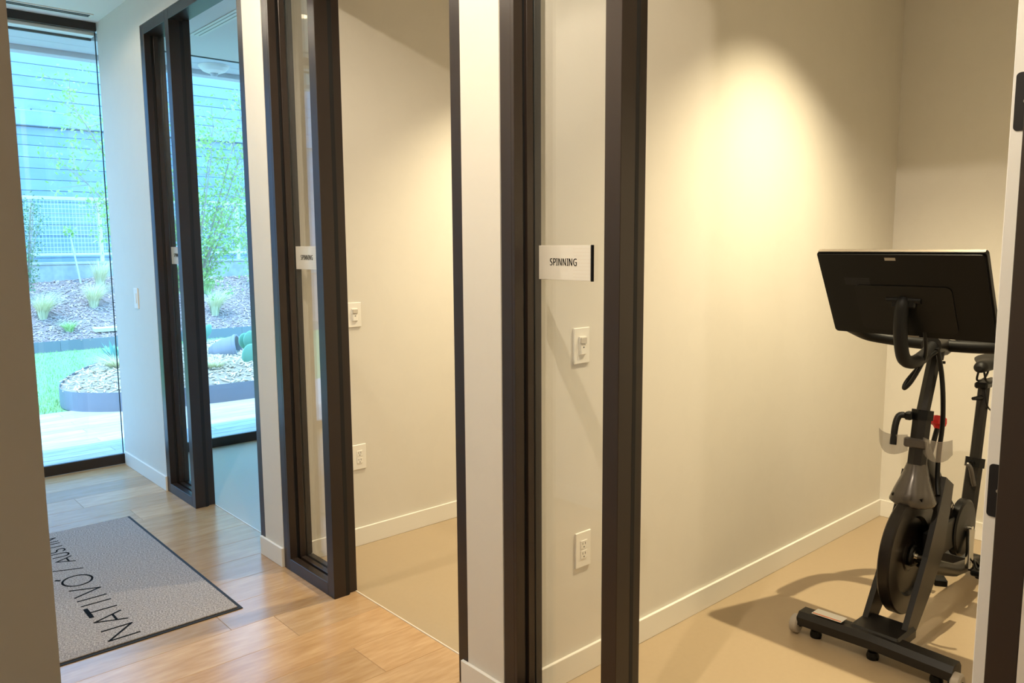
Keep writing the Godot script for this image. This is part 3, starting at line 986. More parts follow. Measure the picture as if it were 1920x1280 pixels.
	loft(st, [
		[V.call(4.055, 1.045), 0.010, 0.014], [V.call(4.062, 1.048), 0.024, 0.026], [V.call(4.09, 1.05), 0.028, 0.031], [V.call(4.16, 1.05), 0.026, 0.040],
		[V.call(4.23, 1.052), 0.027, 0.070], [V.call(4.29, 1.058), 0.030, 0.098], [V.call(4.335, 1.06), 0.027, 0.098], [V.call(4.36, 1.058), 0.008, 0.05]], Vector3(0, 1, 0), 18)
	obj("saddle", st, M.soft, b)

	# crank, guard, pedals
	st = sf()
	var cx := Transform3D(Basis(Vector3(1, 0, 0), Vector3(0, 0, 1), Vector3(0, -1, 0)), V.call(3.80, 0.365))
	lathe(st, [[0.0, 0.030], [0.115, 0.030], [0.128, 0.036], [0.128, 0.064], [0.118, 0.070], [0.045, 0.074], [0.0, 0.074]], cx, 32)
	bx(st, V.call(3.40, 0.30, 0.034), V.call(3.80, 0.44, 0.060), 0.012)
	obj("belt_guard", st, M.bike_black, b)
	for s in [-1.0, 1.0]:
		st = sf()
		var a0: Vector3 = V.call(3.80, 0.365, s * 0.088)
		var a1: Vector3 = V.call(3.80 - 0.045 * s, 0.365 - 0.163 * s, s * 0.105)
		tube(st, [a0 - Vector3(0, 0, s * 0.03), a0 + Vector3(0, 0, s * 0.008)], 0.016, 12)
		tube(st, [a0, a0.lerp(a1, 0.5), a1], [0.019, 0.0155, 0.017], 10)
		var cr := obj("crank_arm", st, M.chrome, b)
		st = sf()
		var pc := a1 + Vector3(0, 0, s * 0.062)
		tube(st, [a1, a1 + Vector3(0, 0, s * 0.11)], 0.009, 8)
		bx(st, pc + Vector3(-0.048, -0.012, -0.042), pc + Vector3(0.048, 0.012, 0.042), 0.006)
		bx(st, pc + Vector3(-0.028, -0.026, -0.028), pc + Vector3(0.028, -0.010, 0.028), 0.006)
		tube(st, curve([pc + Vector3(0.04, 0.012, -0.036 * s), pc + Vector3(-0.03, 0.055, -0.034 * s), pc + Vector3(-0.085, 0.040, 0.0), pc + Vector3(-0.03, 0.055, 0.034 * s), pc + Vector3(0.04, 0.012, 0.036 * s)], 5), 0.006, 6)
		obj("pedal", st, M.bike_black, cr)

	# low frame rail and rear stabiliser
	st = sf()
	loft(st, [[V.call(3.44, 0.30), 0.03, 0.028], [V.call(3.60, 0.225), 0.034, 0.028], [V.call(3.90, 0.12), 0.030, 0.028], [V.call(4.22, 0.075), 0.022, 0.028]], Vector3(0.3, 0.95, 0), 10)
	obj("lower_rail", st, M.bike, b)
	st = sf()
	bx(st, V.call(4.185, 0.035, -0.26), V.call(4.265, 0.095, 0.26), 0.012)
	var rs := obj("rear_stabilizer", st, M.bike, b)
	for s in [-1.0, 1.0]:
		st = sf()
		lathe(st, [[0.0, 0.0], [0.022, 0.0], [0.024, 0.012], [0.012, 0.03], [0.012, 0.05]], Transform3D(Basis(), V.call(4.225, 0.0, s * 0.22)), 14)
		obj("levelling_foot", st, M.bike_black, rs)

	# power supply on the floor behind the wheel
	var pw := thing("power_adapter", "black power supply brick with a white label on the floor under the bike", "power adapter", Vector3(3.965, 0.0, -1.352), deg_to_rad(32))
	part_box("case", Vector3(-0.072, 0.0, -0.028), Vector3(0.072, 0.032, 0.028), M.bike_black, pw, 0.004)
	part_box("white_label", Vector3(-0.030, 0.010, 0.028), Vector3(0.012, 0.024, 0.0285), M.white_plastic, pw)
	st = sf()
	tube(st, curve([Vector3(0.072, 0.016, 0.0), Vector3(0.11, 0.008, 0.01), Vector3(0.20, 0.005, 0.03), Vector3(0.30, 0.005, 0.09)], 5), 0.004, 6)
	obj("cord", st, M.bike_black, pw)

func off_x() -> Vector3:
	return Vector3(0.0035, 0, 0)

# lofted body of elliptical sections: [centre, half size along "across", half width in z]
func loft(st: SurfaceTool, secs: Array, across: Vector3, seg := 16) -> void:
	var ax := across.normalized()
	var rings := []
	for s in secs:
		var ring := []
		for k in seg:
			var a := TAU * k / seg
			ring.append(s[0] + ax * (s[1] * cos(a)) + Vector3(0, 0, 1) * (s[2] * sin(a)))
		rings.append(ring)
	st.set_smooth_group(1)
	for i in secs.size() - 1:
		var mid: Vector3 = (secs[i][0] + secs[i + 1][0]) * 0.5
		for k in seg:
			quad(st, rings[i][k], rings[i][(k + 1) % seg], rings[i + 1][(k + 1) % seg], rings[i + 1][k], mid)
	st.set_smooth_group(-1)
	var n := secs.size() - 1
	for k in seg:
		tri(st, secs[0][0], rings[0][k], rings[0][(k + 1) % seg], secs[1][0])
		tri(st, secs[n][0], rings[n][k], rings[n][(k + 1) % seg], secs[n - 1][0])

# ---------------------------------------------------------------- garden beyond the windows
func slope_y(x: float, z: float) -> float:
	var t := clampf((-14.2 - z) / 2.2, 0.0, 1.0)
	return 0.10 + 0.92 * t + 0.04 * sin(x * 1.7 + z * 2.3) * t

func blades(st: SurfaceTool, at: Vector3, n: int, h: float, spread: float, wdt: float, lean: Vector3, nodroop := false) -> void:
	st.set_smooth_group(-1)
	for i in n:
		var a := rng.randf() * TAU
		var r := sqrt(rng.randf()) * 0.06
		var hh := h * rng.randf_range(0.6, 1.0)
		var p := at + Vector3(cos(a) * r, 0, sin(a) * r)
		var dir := Vector3(cos(a), 0, sin(a)) * spread * rng.randf_range(0.3, 1.0) + lean * rng.randf_range(0.5, 1.2)
		var side := Vector3(-sin(a), 0, cos(a)) * wdt * 0.5
		var prev := p
		for k in 3:
			var t := (k + 1) / 3.0
			var q := p + dir * (t * t if not nodroop else t) + Vector3.UP * hh * (t - (0.0 if nodroop else 0.25 * t * t))
			var w0 := 1.0 - k / 3.0
			var w1 := 1.0 - t
			var ins := (prev + q) * 0.5 - Vector3(0, 0, 1)
			if k < 2:
				quad(st, prev - side * w0, prev + side * w0, q + side * w1, q - side * w1, ins)
			else:
				tri(st, prev - side * w0, prev + side * w0, q, ins)
			prev = q

func leaf_quad(st: SurfaceTool, p: Vector3, s: float) -> void:
	var a := Vector3(rng.randf_range(-1, 1), rng.randf_range(-1, 1), rng.randf_range(-1, 1)).normalized()
	var b := a.cross(Vector3(rng.randf_range(-1, 1), rng.randf_range(-1, 1), rng.randf_range(-1, 1))).normalized()
	var ins := p - a.cross(b)
	quad(st, p - a * s, p + b * s * 0.45, p + a * s, p - b * s * 0.45, ins)

func multi(called: String, mesh: Mesh, m: Material, xfs: Array, parent: Node3D = null) -> MultiMeshInstance3D:
	var mm := MultiMesh.new()
	mm.transform_format = MultiMesh.TRANSFORM_3D
	mm.mesh = mesh
	mm.instance_count = xfs.size()
	for i in xfs.size():
		mm.set_instance_transform(i, xfs[i])
	var o := MultiMeshInstance3D.new()
	o.multimesh = mm
	o.material_override = m
	if parent == null:
		o.name = numbered(called)
		add_child(o)
	else:
		o.name = called
		parent.add_child(o, true)
	return o

func garden() -> void:
	M.deck = []
	var dg := noise_tex(0.015, Color(0.80, 0.80, 0.80), Color(1, 1, 1), 512, 5, false, 31)
	for i in 4:
		var tone: float = [1.0, 0.95, 0.98, 0.91][i]
		var m := triplanar(mat(Color(0.90 * tone, 0.875 * tone, 0.86 * tone), 0.75), Vector3(0.3, 3, 4), Vector3(i * 0.3, 0, i * 0.21))
		m.albedo_texture = dg
		M.deck.append(m)
	M.mulch = triplanar(mat(Color(0.70, 0.62, 0.60), 0.95), Vector3(0.9, 0.9, 0.9))
	M.mulch.albedo_texture = noise_tex(0.09, Color(0.62, 0.60, 0.60), Color(1, 1, 1), 1024, 5, false, 33)
	M.gravel = triplanar(mat(Color(0.82, 0.76, 0.68), 0.95), Vector3(1.1, 1.1, 1.1))
	M.gravel.albedo_texture = noise_tex(0.09, Color(0.55, 0.52, 0.50), Color(1, 1, 1), 1024, 5, false, 34)
	M.turf = triplanar(mat(Color(0.58, 0.76, 0.54), 0.95), Vector3(0.7, 0.7, 0.7))
	M.turf.albedo_texture = noise_tex(0.05, Color(0.72, 0.76, 0.70), Color(1, 1, 1), 512, 5, false, 35)
	M.edging = mat(Color(0.52, 0.53, 0.57), 0.6, 0.1)
	M.paint = []
	for i in 3:
		var pm := triplanar(mat([Color(0.60, 0.69, 0.76), Color(0.62, 0.71, 0.775), Color(0.585, 0.68, 0.755)][i], 0.7), Vector3(0.25, 0.6, 0.25), Vector3(i * 0.3, 0, 0))
		pm.albedo_texture = noise_tex(0.03, Color(0.93, 0.94, 0.95), Color(1, 1, 1), 256, 4, false, 36 + i)
		M.paint.append(pm)
	M.galv = mat(Color(0.84, 0.87, 0.88), 0.5, 0.2)
	M.concrete = triplanar(mat(Color(0.74, 0.76, 0.77), 0.85), Vector3(0.5, 0.5, 0.5))
	M.concrete.albedo_texture = noise_tex(0.05, Color(0.85, 0.85, 0.85), Color(1, 1, 1), 256, 4, false, 41)
	M.soffit = mat(Color(0.80, 0.81, 0.82), 0.7)
	M.straw = mat(Color(0.85, 0.84, 0.70), 0.9)
	M.straw.backlight_enabled = true
	M.straw.backlight = Color(0.5, 0.48, 0.32)
	M.grass_green = mat(Color(0.68, 0.80, 0.56), 0.9)
	M.grass_green.backlight_enabled = true
	M.grass_green.backlight = Color(0.4, 0.48, 0.25)
	M.leaf = mat(Color(0.62, 0.75, 0.45), 0.8)
	M.leaf.backlight_enabled = true
	M.leaf.backlight = Color(0.42, 0.52, 0.28)
	M.leaf_dark = mat(Color(0.45, 0.58, 0.42), 0.8)
	M.bark = mat(Color(0.66, 0.62, 0.58), 0.9)
	M.cactus = mat(Color(0.45, 0.68, 0.58), 0.75)
	M.agave = mat(Color(0.50, 0.72, 0.68), 0.75)

	# deck: boards laid parallel to the windows
	var deck := thing("wooden_deck", "pale grey timber deck outside the end windows", "deck", Vector3(0, -0.03, 0))
	part_box("joist_frame", Vector3(-3.0, -0.15, -8.95), Vector3(9.0, -0.026, -6.47), M.slot, deck)
	var z := -6.472
	var i := 0
	while z > -8.85:
		var x := -3.0
		var k := 0
		while x < 9.0:
			var ln := 3.6 if k > 0 else 1.2 + 0.9 * (i % 3)
			var x1 := minf(x + ln, 9.0)
			var st := sf()
			bx(st, Vector3(x + 0.001, -0.026, z - 0.1375), Vector3(x1 - 0.001, 0.0, z), 0.003)
			obj("deck_board", st, M.deck[(i * 3 + k) % 4], deck)
			x = x1
			k += 1
		z -= 0.1435
		i += 1

	# ground, lawn, steel edging, mulch bank
	struct_box("ground", "bare soil under the garden", Vector3(-14, -0.6, -30), Vector3(24, -0.16, -6.45), M.mulch)
	struct_box("ground", "bare soil base under the lawn", Vector3(-8, -0.16, -14.2), Vector3(14, -0.04, -8.96), M.turf)
	var gb := sf()
	gb.set_smooth_group(-1)
	tri(gb, Vector3(-0.004, 0, 0), Vector3(0.004, 0, 0), Vector3(0.003, 0.035, 0.010), Vector3(0, 0, -1))
	gb.generate_normals()
	var gx := []
	for q in 26000:
		var zz := -8.96 - pow(rng.randf(), 1.3) * 5.2
		var xx := rng.randf_range(0.0, 6.5)
		gx.append(Transform3D(Basis.from_euler(Vector3(0, rng.randf() * TAU, 0)).scaled(Vector3.ONE * rng.randf_range(0.7, 1.4)), Vector3(xx, -0.042, zz)))
	tag(multi("lawn_grass", gb.commit(), M.grass_green, gx), "short bright green lawn between the deck and the planted bank", "lawn", "", "stuff")
	var ed := thing("steel_edging", "straight dark grey steel edging strip between lawn and mulch bank", "edging", Vector3(0, 0, -14.2))
	for q in 6:
		part_box("strip", Vector3(-6 + q * 3.0 + 0.002, -0.16, -0.012), Vector3(-3 + q * 3.0 - 0.002, 0.135, 0.0), M.edging, ed)

	var st := sf()
	st.set_smooth_group(1)
	var nx := 60
	var nz := 14
	for a in nx:
		for c in nz:
			var f := func(aa: int, cc: int) -> Vector3:
				var xx := lerpf(-6, 12, float(aa) / nx)
				var zz := lerpf(-14.212, -16.45, float(cc) / nz)
				return Vector3(xx, slope_y(xx, zz), zz)
			quad(st, f.call(a, c), f.call(a + 1, c), f.call(a + 1, c + 1), f.call(a, c + 1), f.call(a, c) - Vector3(0, 1, 0))
	for a in nx:
		for e in [-14.212, -16.45]:
			var xa := lerpf(-6, 12, float(a) / nx)
			var xb := lerpf(-6, 12, float(a + 1) / nx)
			quad(st, Vector3(xa, slope_y(xa, e), e), Vector3(xb, slope_y(xb, e), e), Vector3(xb, -0.17, e), Vector3(xa, -0.17, e), Vector3(xa, 0, -15.3))
	var bank := obj("mulch_bank", st, M.mulch)
	tag(bank, "sloping planting bank covered in bark mulch below the mesh fence", "bank", "", "structure")
	var chip := sf()
	bx(chip, Vector3(-0.022, -0.004, -0.008), Vector3(0.022, 0.004, 0.008))
	chip.generate_normals()
	var cx := []
	for q in 9000:
		var xx := rng.randf_range(1.0, 8.0)
		var zz := rng.randf_range(-16.4, -14.22)
		cx.append(Transform3D(Basis.from_euler(Vector3(rng.randf_range(-0.6, 0.6), rng.randf() * TAU, rng.randf_range(-0.6, 0.6))).scaled(Vector3.ONE * rng.randf_range(0.6, 1.7)), Vector3(xx, slope_y(xx, zz) + 0.006, zz)))
	tag(multi("bark_chips", chip.commit(), mat(Color(0.74, 0.66, 0.64), 0.95), cx), "loose grey brown bark chips scattered over the planting bank", "mulch", "", "stuff")

	# kerb wall and mesh fence
	var kw := sf()
	bx(kw, Vector3(-6, 0.0, -16.75), Vector3(12, 1.30, -16.45), 0.01)
	bx(kw, Vector3(-6, 1.30, -16.77), Vector3(12, 1.345, -16.43), 0.006)
	tag(obj("wall_kerb", kw, M.concrete), "low concrete kerb wall under the mesh fence", "wall", "", "structure")
	var fe := thing("mesh_fence", "pale galvanised wire mesh fence on top of the concrete kerb", "fence", Vector3(0, 1.345, -16.6))
	for q in 10:
		var xx := 2.99 + (q - 3) * 1.34
		part_box("post", Vector3(xx - 0.035, 0, -0.03), Vector3(xx + 0.035, 1.20, 0.03), M.galv, fe, 0.004)
	part_box("top_rail", Vector3(-1.1, 1.14, -0.025), Vector3(11.2, 1.20, 0.032), M.galv, fe, 0.004)
	part_box("bottom_rail", Vector3(-1.1, 0.12, -0.02), Vector3(11.2, 0.165, 0.032), M.galv, fe, 0.004)
	var wires := sf()
	for q in 210:
		var xx := -1.0 + q * 0.058
		bx(wires, Vector3(xx - 0.0035, 0.165, 0.012), Vector3(xx + 0.0035, 1.14, 0.019))
	for q in 12:
		var yy := 0.20 + q * 0.078
		bx(wires, Vector3(-1.1, yy - 0.0045, 0.019), Vector3(11.2, yy + 0.0045, 0.026))
	obj("wire_mesh", wires, M.galv, fe).set_meta("kind", "stuff")

	# neighbouring building: painted block courses with a projecting ledge
	var bd := thing("neighbour_building", "tall blue grey painted block building behind the mesh fence", "building", Vector3(0, 0, -18.5))
	part_box("core", Vector3(-10, -0.2, -1.5), Vector3(20, 5.95, -0.03), M.paint[0], bd)
	var ys := [-0.2, 0.05, 0.275, 0.50, 0.725, 0.95, 1.175, 1.40, 1.625, 1.85, 2.075, 2.30, 2.535, 2.762, 2.978, 3.203, 3.418, 3.653, 3.85, 4.02]
	var yk := 4.366
	var up := [4.366, 4.557, 4.79, 5.0, 5.244, 5.47, 5.70, 5.92]
	for L in [ys, up]:
		for q in L.size() - 1:
			var dz := rng.randf_range(-0.006, 0.008)
			part_box("block_course", Vector3(-10, L[q] + 0.0035, -0.03), Vector3(20, L[q + 1] - 0.0035, 0.0 + dz), M.paint[q % 3], bd, 0.006)
	part_box("ledge", Vector3(-10, 4.03, -0.03), Vector3(20, 4.33, 0.10), M.paint[1], bd, 0.012)
	var lm := sf()
	var px := -4.0
	while px < 12.0:
		var ln := rng.randf_range(0.2, 0.6)
		bx(lm, Vector3(px, 4.33, -0.02), Vector3(px + ln, 4.345 + rng.randf_range(0.0, 0.03), 0.03 + rng.randf_range(0.0, 0.05)), 0.004)
		px += ln + rng.randf_range(0.0, 0.1)
	obj("ragged_mortar", lm, M.paint[2], bd)

	# canopy over the deck with its dome light
	var cn := thing("canopy", "flat pale soffit canopy over the deck with a dome lamp", "canopy", Vector3(0, 3.112, 0))
	for q in 2:
		part_box("soffit_panel", Vector3(-3.0, 0.0, -6.464 - 0.23 * (q + 1) + 0.003), Vector3(10, 0.03, -6.464 - 0.23 * q - 0.003), M.soffit, cn, 0.002)
	part_box("edge_beam", Vector3(-3.0, -0.04, -7.04), Vector3(10, 0.22, -6.926), M.soffit, cn, 0.004)
	part_box("canopy_slab", Vector3(-3.0, 0.031, -6.926), Vector3(10, 0.20, -6.464), M.soffit, cn)
	var dm := thing("dome_light", "white half dome ceiling lamp under the deck canopy", "outdoor lamp", Vector3(2.70, 3.111, -6.70))
	st = sf()
	lathe(st, [[0.0, -0.062], [0.05, -0.060], [0.09, -0.045], [0.115, -0.02], [0.125, 0.0]], Transform3D(), 24)
	obj("shade", st, M.white_plastic, dm)
	st = sf()
	lathe(st, [[0.0, -0.092], [0.022, -0.086], [0.032, -0.07], [0.032, -0.055]], Transform3D(), 16)
	obj("sensor_eye", st, M.soffit, dm)

	planter()
	plants()

func planter() -> void:
	var t := thing("planter_bed", "raised curved steel edged planting bed on the lawn beside the deck", "planter", Vector3(0, 0, 0))
	var ring := curve([Vector3(6.8, 0, -8.45), Vector3(5.2, 0, -8.30), Vector3(4.2, 0, -8.24), Vector3(3.65, 0, -8.235), Vector3(3.13, 0, -8.27), Vector3(2.7, 0, -8.36), Vector3(2.33, 0, -8.49), Vector3(2.10, 0, -8.66), Vector3(1.95, 0, -8.86), Vector3(1.90, 0, -9.15), Vector3(2.0, 0, -9.6), Vector3(2.3, 0, -10.3), Vector3(2.9, 0, -11.2), Vector3(3.8, 0, -11.9), Vector3(5.2, 0, -12.1), Vector3(6.8, 0, -12.1)], 4)
	var st := sf()
	st.set_smooth_group(-1)
	var th := 0.008
	for i in ring.size() - 1:
		var a: Vector3 = ring[i]
		var b: Vector3 = ring[i + 1]
		var n := (b - a).cross(Vector3.UP).normalized() * th
		var y0 := Vector3(0, -0.032, 0)
		var y1 := Vector3(0, 0.165, 0)
		var c := (a + b) * 0.5 + n * 0.5 + Vector3(0, 0.06, 0)
		quad(st, a + y0, b + y0, b + y1, a + y1, c)
		quad(st, a + n + y0, b + n + y0, b + n + y1, a + n + y1, c)
		quad(st, a + y1, b + y1, b + n + y1, a + n + y1, c)
	obj("steel_ring", st, M.edging, t)
	t.set_meta("kind", "structure")
	# mounded gravel fill
	st = sf()
	st.set_smooth_group(1)
	var ctr := Vector3(4.6, 0.12, -10.1)
	for i in ring.size():
		var a: Vector3 = ring[i]
		var b: Vector3 = ring[(i + 1) % ring.size()]
		for k in 6:
			var f := func(p: Vector3, q: int) -> Vector3:
				var s := q / 6.0
				var v := p.lerp(ctr, s)
				v.y = 0.13 + 0.17 * (1.0 - pow(1.0 - minf(s * 1.6, 1.0), 2.0)) + 0.02 * sin(v.x * 5.0) * sin(v.z * 4.0) * s
				return v
			var m := Vector3(ctr.x, -3.0, ctr.z)
			quad(st, f.call(a, k), f.call(b, k), f.call(b, k + 1), f.call(a, k + 1), m)
	obj("gravel_fill", st, M.gravel, t)
	# loose straw and gravel on the fill
	var chip := sf()
	bx(chip, Vector3(-0.03, -0.004, -0.006), Vector3(0.03, 0.004, 0.006))
	chip.generate_normals()
	var cx := []
	for q in 3500:
		var a: Vector3 = ring[rng.randi() % ring.size()]
		var s := rng.randf_range(0.03, 0.75)
		var v := a.lerp(ctr, s)
		v.x += rng.randf_range(-0.1, 0.1)
		v.y = 0.135 + 0.17 * (1.0 - pow(1.0 - minf(s * 1.6, 1.0), 2.0)) + 0.006
		cx.append(Transform3D(Basis.from_euler(Vector3(rng.randf_range(-0.5, 0.5), rng.randf() * TAU, rng.randf_range(-0.5, 0.5))).scaled(Vector3.ONE * rng.randf_range(0.6, 1.5)), v))
	var mm := multi("straw_litter", chip.commit(), mat(Color(0.88, 0.83, 0.74), 0.95), cx, t)
	mm.set_meta("kind", "stuff")

func grass_clump(label: String, x: float, z: float, n: int, h: float, spread: float, m: Material, lean := Vector3.ZERO, y := -1.0) -> void:
	var st := sf()
	var gy := slope_y(x, z) - 0.02 if y < 0 else y
	blades(st, Vector3.ZERO, int(n * 1.4), h * 1.12, spread * 1.2, 0.012, lean)
	var o := obj("feather_grass", st, m)
	o.position = Vector3(x, gy, z)
	tag(o, label, "grass", "feather grasses")

func plants() -> void:
	grass_clump("large pale feather grass clump at the foot of the leafy shrub", 2.93, -14.98, 260, 0.62, 0.34, M.straw, Vector3(0.15, 0, 0))
	grass_clump("wide pale green feather grass clump halfway up the bark bank", 3.80, -15.3, 240, 0.60, 0.36, M.straw, Vector3(0.12, 0, 0))
	grass_clump("tall whitish feather grass plumes against the concrete kerb", 4.08, -15.9, 200, 0.78, 0.28, M.straw, Vector3(0.1, 0, 0))
	grass_clump("small green tuft low on the bark bank", 3.22, -14.55, 110, 0.26, 0.24, M.grass_green)
	grass_clump("pale feather grass clump low on the bank behind the cactus", 5.72, -14.75, 240, 0.70, 0.36, M.straw, Vector3(0.2, 0, 0))
	grass_clump("green feather grass clump high on the bank behind the cactus", 5.95, -15.65, 220, 0.5, 0.36, M.grass_green, Vector3(-0.1, 0, 0))
	grass_clump("leaning feather grass clump at the right end of the bank", 6.95, -15.1, 240, 0.75, 0.32, M.straw, Vector3(-0.2, 0, 0))
	grass_clump("dry pale tussock on the gravel of the raised bed", 2.62, -9.75, 240, 0.24, 0.34, M.straw, Vector3.ZERO, 0.2)
	grass_clump("dry pale tussock in front of the grey pot in the raised bed", 3.42, -8.9, 200, 0.16, 0.2, M.straw, Vector3.ZERO, 0.22)

	# leafy shrub on the bank, with thin stems
	shrub("leafy_shrub", "tall wispy small leaved shrub on the bark bank before the fence", Vector3(2.86, slope_y(2.86, -15.6), -15.6), 2.0, 0.42, 1500, 0.024, M.leaf_dark)
	shrub("leafy_shrub", "thin pale shrub beside the fence post behind the cactus", Vector3(6.95, slope_y(6.95, -15.8), -15.8), 1.5, 0.35, 700, 0.022, M.leaf)
	# small multi stemmed tree behind the partition
	var tr := thing("young_tree", "young multi stemmed tree with bright green leaves in the raised bed", "tree", Vector3(4.05, 0.22, -11.3))
	var trunk := sf()
	var lv := sf()
	lv.set_smooth_group(-1)
	var tips := []
	for k in 15:
		var a := rng.randf() * TAU
		var reach := rng.randf_range(0.35, 1.15)
		var hgt := rng.randf_range(1.7, 3.4)
		if k < 8:
			a = [0.15, -0.35, 0.5, 2.9, 3.4, 3.0, 3.3, 2.8][k]
			reach = [1.2, 1.0, 0.9, 1.25, 1.35, 1.2, 1.4, 1.1][k]
			hgt = [2.9, 2.4, 3.3, 1.9, 2.4, 2.9, 3.4, 3.8][k]
		var p0 := Vector3(0, -0.04, 0)
		var p1 := Vector3(cos(a) * 0.08, 0.7, sin(a) * 0.08)
		var p2 := Vector3(cos(a) * reach * 0.55, lerpf(0.7, hgt, 0.55), sin(a) * reach * 0.4)
		var p3 := Vector3(cos(a) * reach, hgt, sin(a) * reach * 0.6)
		var c := curve([p0, p1, p2, p3], 6)
		var rr := []
		for q in c.size():
			rr.append(lerpf(0.022, 0.003, float(q) / (c.size() - 1)))
		tube(trunk, c, rr, 6)
		for q in range(7, c.size()):
			tips.append(c[q])
			for j in 2:
				var d := Vector3(rng.randf_range(-1, 1), rng.randf_range(-0.2, 1), rng.randf_range(-1, 1)) * 0.38
				tube(trunk, [c[q], c[q] + d * 0.5, c[q] + d], [0.004, 0.003, 0.0015], 4)
				tips.append(c[q] + d)
				tips.append(c[q] + d * 0.6)
	obj("stems", trunk, M.bark, tr)
	for p in tips:
		for j in 8:
			leaf_quad(lv, p + Vector3(rng.randf_range(-1, 1), rng.randf_range(-1, 1), rng.randf_range(-1, 1)) * 0.13, rng.randf_range(0.022, 0.042))
	obj("foliage", lv, M.leaf, tr)

	# agave rosette at the round end of the raised bed
	var ag := thing("agave", "blue green agave rosette in the raised bed behind the dry tussock", "plant", Vector3(2.78, 0.2, -10.35))
	for k in 18:
		var a := k * 2.4
		var el := lerpf(1.25, 0.5, k / 17.0)
		var st := sf()
		st.set_smooth_group(-1)
		var d := Vector3(cos(a) * cos(el), sin(el), sin(a) * cos(el))
		var side := Vector3(-sin(a), 0, cos(a))
		var nrm := side.cross(d).normalized()
		var ln := rng.randf_range(0.26, 0.36)
		var ws := [0.022, 0.032, 0.026, 0.0]
		for q in 3:
			var p := d * ln * q / 3.0
			var p2 := d * ln * (q + 1) / 3.0
			var w0: float = ws[q]
			var w1: float = ws[q + 1]
			var mid := (p + p2) * 0.5
			var th := nrm * 0.006
			for e in [-1.0, 1.0]:
				if w1 > 0:
					quad(st, p - side * w0, p + th * e, p2 + th * e, p2 - side * w1, mid - th * e)
					quad(st, p + side * w0, p + th * e, p2 + th * e, p2 + side * w1, mid - th * e)
				else:
					tri(st, p - side * w0, p + th * e, p2, mid - th * e)
					tri(st, p + side * w0, p + th * e, p2, mid - th * e)
		obj("leaf", st, M.agave, ag)

	# prickly pears: each pad its own part
	cactus("prickly pear cactus with few pads left of the grey pot", Vector3(3.54, 0.24, -9.66), [[0, 0.10, 0, 0.085, 0.12, 0.1], [0.03, 0.29, 0.02, 0.08, 0.11, 0.35], [-0.09, 0.25, 0.0, 0.07, 0.09, -0.5], [0.11, 0.36, 0.0, 0.06, 0.085, 0.6]])
	cactus("broad prickly pear cactus growing around the mouth of the grey pot", Vector3(3.93, 0.22, -9.06), [[-0.05, 0.12, 0.10, 0.125, 0.14, 0.0], [0.16, 0.14, 0.06, 0.12, 0.14, 0.25], [0.02, 0.29, -0.05, 0.10, 0.11, 0.2], [0.25, 0.27, 0.0, 0.10, 0.12, 0.5], [0.30, 0.08, 0.12, 0.09, 0.11, -0.3], [-0.02, 0.27, -0.12, 0.09, 0.10, -0.35], [0.13, 0.33, -0.06, 0.08, 0.09, 0.1]])
	# tipped grey pot
	var pot := thing("garden_pot", "grey clay pot lying tipped on its side in the raised bed", "pot", Vector3(3.86, 0.20, -9.58))
	var st := sf()
	var pb := Basis(Vector3(0, 1, 0), Vector3(0.86, 0.28, 0.42).normalized(), Vector3(0, 0, 1)).orthonormalized()
	var px := Transform3D(Basis.looking_at(Vector3(0.80, 0.18, 0.56), Vector3.UP) * Basis(Vector3(1, 0, 0), PI / -2), Vector3(-0.05, 0.14, 0))
	lathe(st, [[0.0, -0.17], [0.075, -0.17], [0.12, -0.10], [0.15, 0.02], [0.165, 0.13], [0.178, 0.15], [0.178, 0.18], [0.155, 0.18], [0.145, 0.10], [0.11, -0.08], [0.0, -0.14]], px, 28)
	obj("body", st, mat(Color(0.55, 0.56, 0.60), 0.8), pot)

	# pale paving slab and stake on the bank
	var sl := sf()
	bx(sl, Vector3(-0.22, -0.03, -0.12), Vector3(0.22, 0.035, 0.12), 0.006)
	var slab := obj("stone_slab", sl, mat(Color(0.86, 0.85, 0.80), 0.8))
	slab.position = Vector3(3.79, slope_y(3.79, -14.5) + 0.02, -14.5)
	tag(slab, "flat pale stone slab lying at the edge of the bark bank", "stone")
	var sk := thing("garden_stake", "thin leaning timber stake topped with leaves before the fence", "stake", Vector3(3.84, slope_y(3.84, -16.2), -16.2))
	st = sf()
	tube(st, [Vector3(0, -0.05, 0), Vector3(-0.12, 0.85, 0.0)], 0.016, 8)
	obj("pole", st, M.galv, sk)
	st = sf()
	st.set_smooth_group(-1)
	for k in 40:
		leaf_quad(st, Vector3(-0.13, 0.93, 0) + Vector3(rng.randf_range(-1, 1), rng.randf_range(-1, 1), rng.randf_range(-1, 1)) * 0.1, 0.045)
	obj("leaf_tuft", st, M.leaf, sk)

func shrub(called: String, label: String, at: Vector3, h: float, r: float, n: int, s: float, m: Material) -> void:
	var t := thing(called, label, "shrub", at, 0.0, "leafy shrubs")
	var stems := sf()
	var lv := sf()
	lv.set_smooth_group(-1)
	var pts := []
	for k in 11:
		var a := rng.randf() * TAU
		var e := rng.randf_range(0.3, 1.0) * r
		var c := curve([Vector3(0, -0.04, 0), Vector3(cos(a) * e * 0.4, h * 0.4, sin(a) * e * 0.4), Vector3(cos(a) * e, h * rng.randf_range(0.7, 1.0), sin(a) * e)], 8)
		tube(stems, c, 0.007, 5)
		for q in range(4, c.size()):
			pts.append(c[q])
	for k in n:
		var p: Vector3 = pts[rng.randi() % pts.size()]
		leaf_quad(lv, p + Vector3(rng.randf_range(-1, 1), rng.randf_range(-1, 1), rng.randf_range(-1, 1)) * 0.14, s * rng.randf_range(0.7, 1.3))
	obj("stems", stems, M.bark, t)
	obj("foliage", lv, m, t)

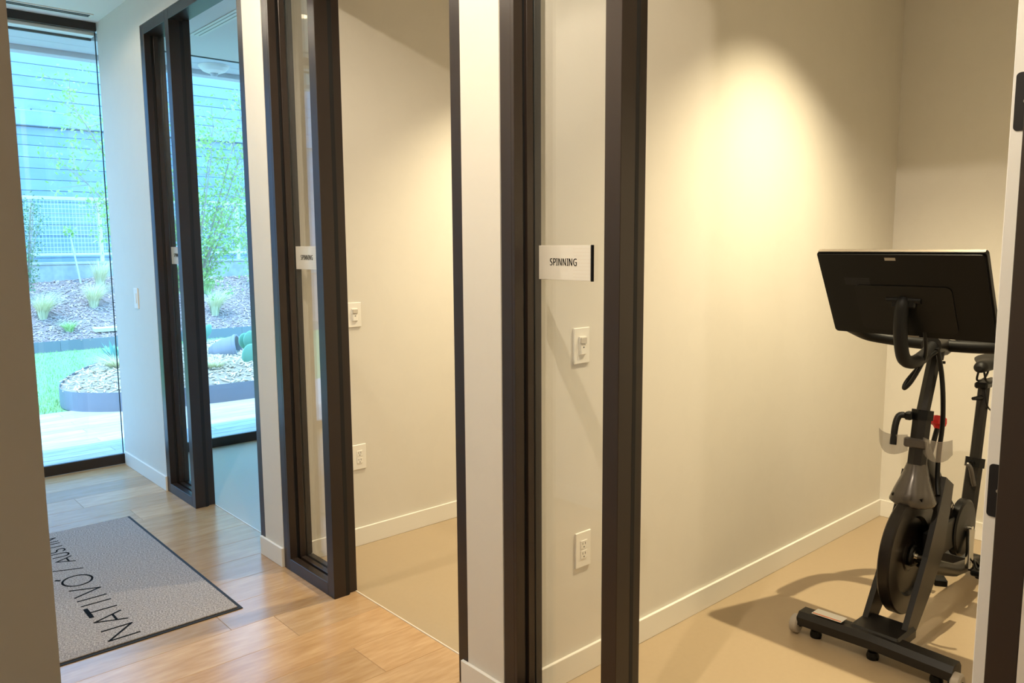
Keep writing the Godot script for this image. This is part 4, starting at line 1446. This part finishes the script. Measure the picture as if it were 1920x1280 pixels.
func cactus(label: String, at: Vector3, pads: Array) -> void:
	var t := thing("prickly_pear", label, "cactus", at, 0.0, "prickly pears")
	for p in pads:
		var st := sf()
		ellipsoid(st, Transform3D(Basis.from_euler(Vector3(0, rng.randf_range(0.1, 0.7), -p[5])), Vector3(p[0], p[1], p[2])), Vector3(p[3], p[4], 0.022), 16, 10)
		obj("pad", st, M.cactus, t)
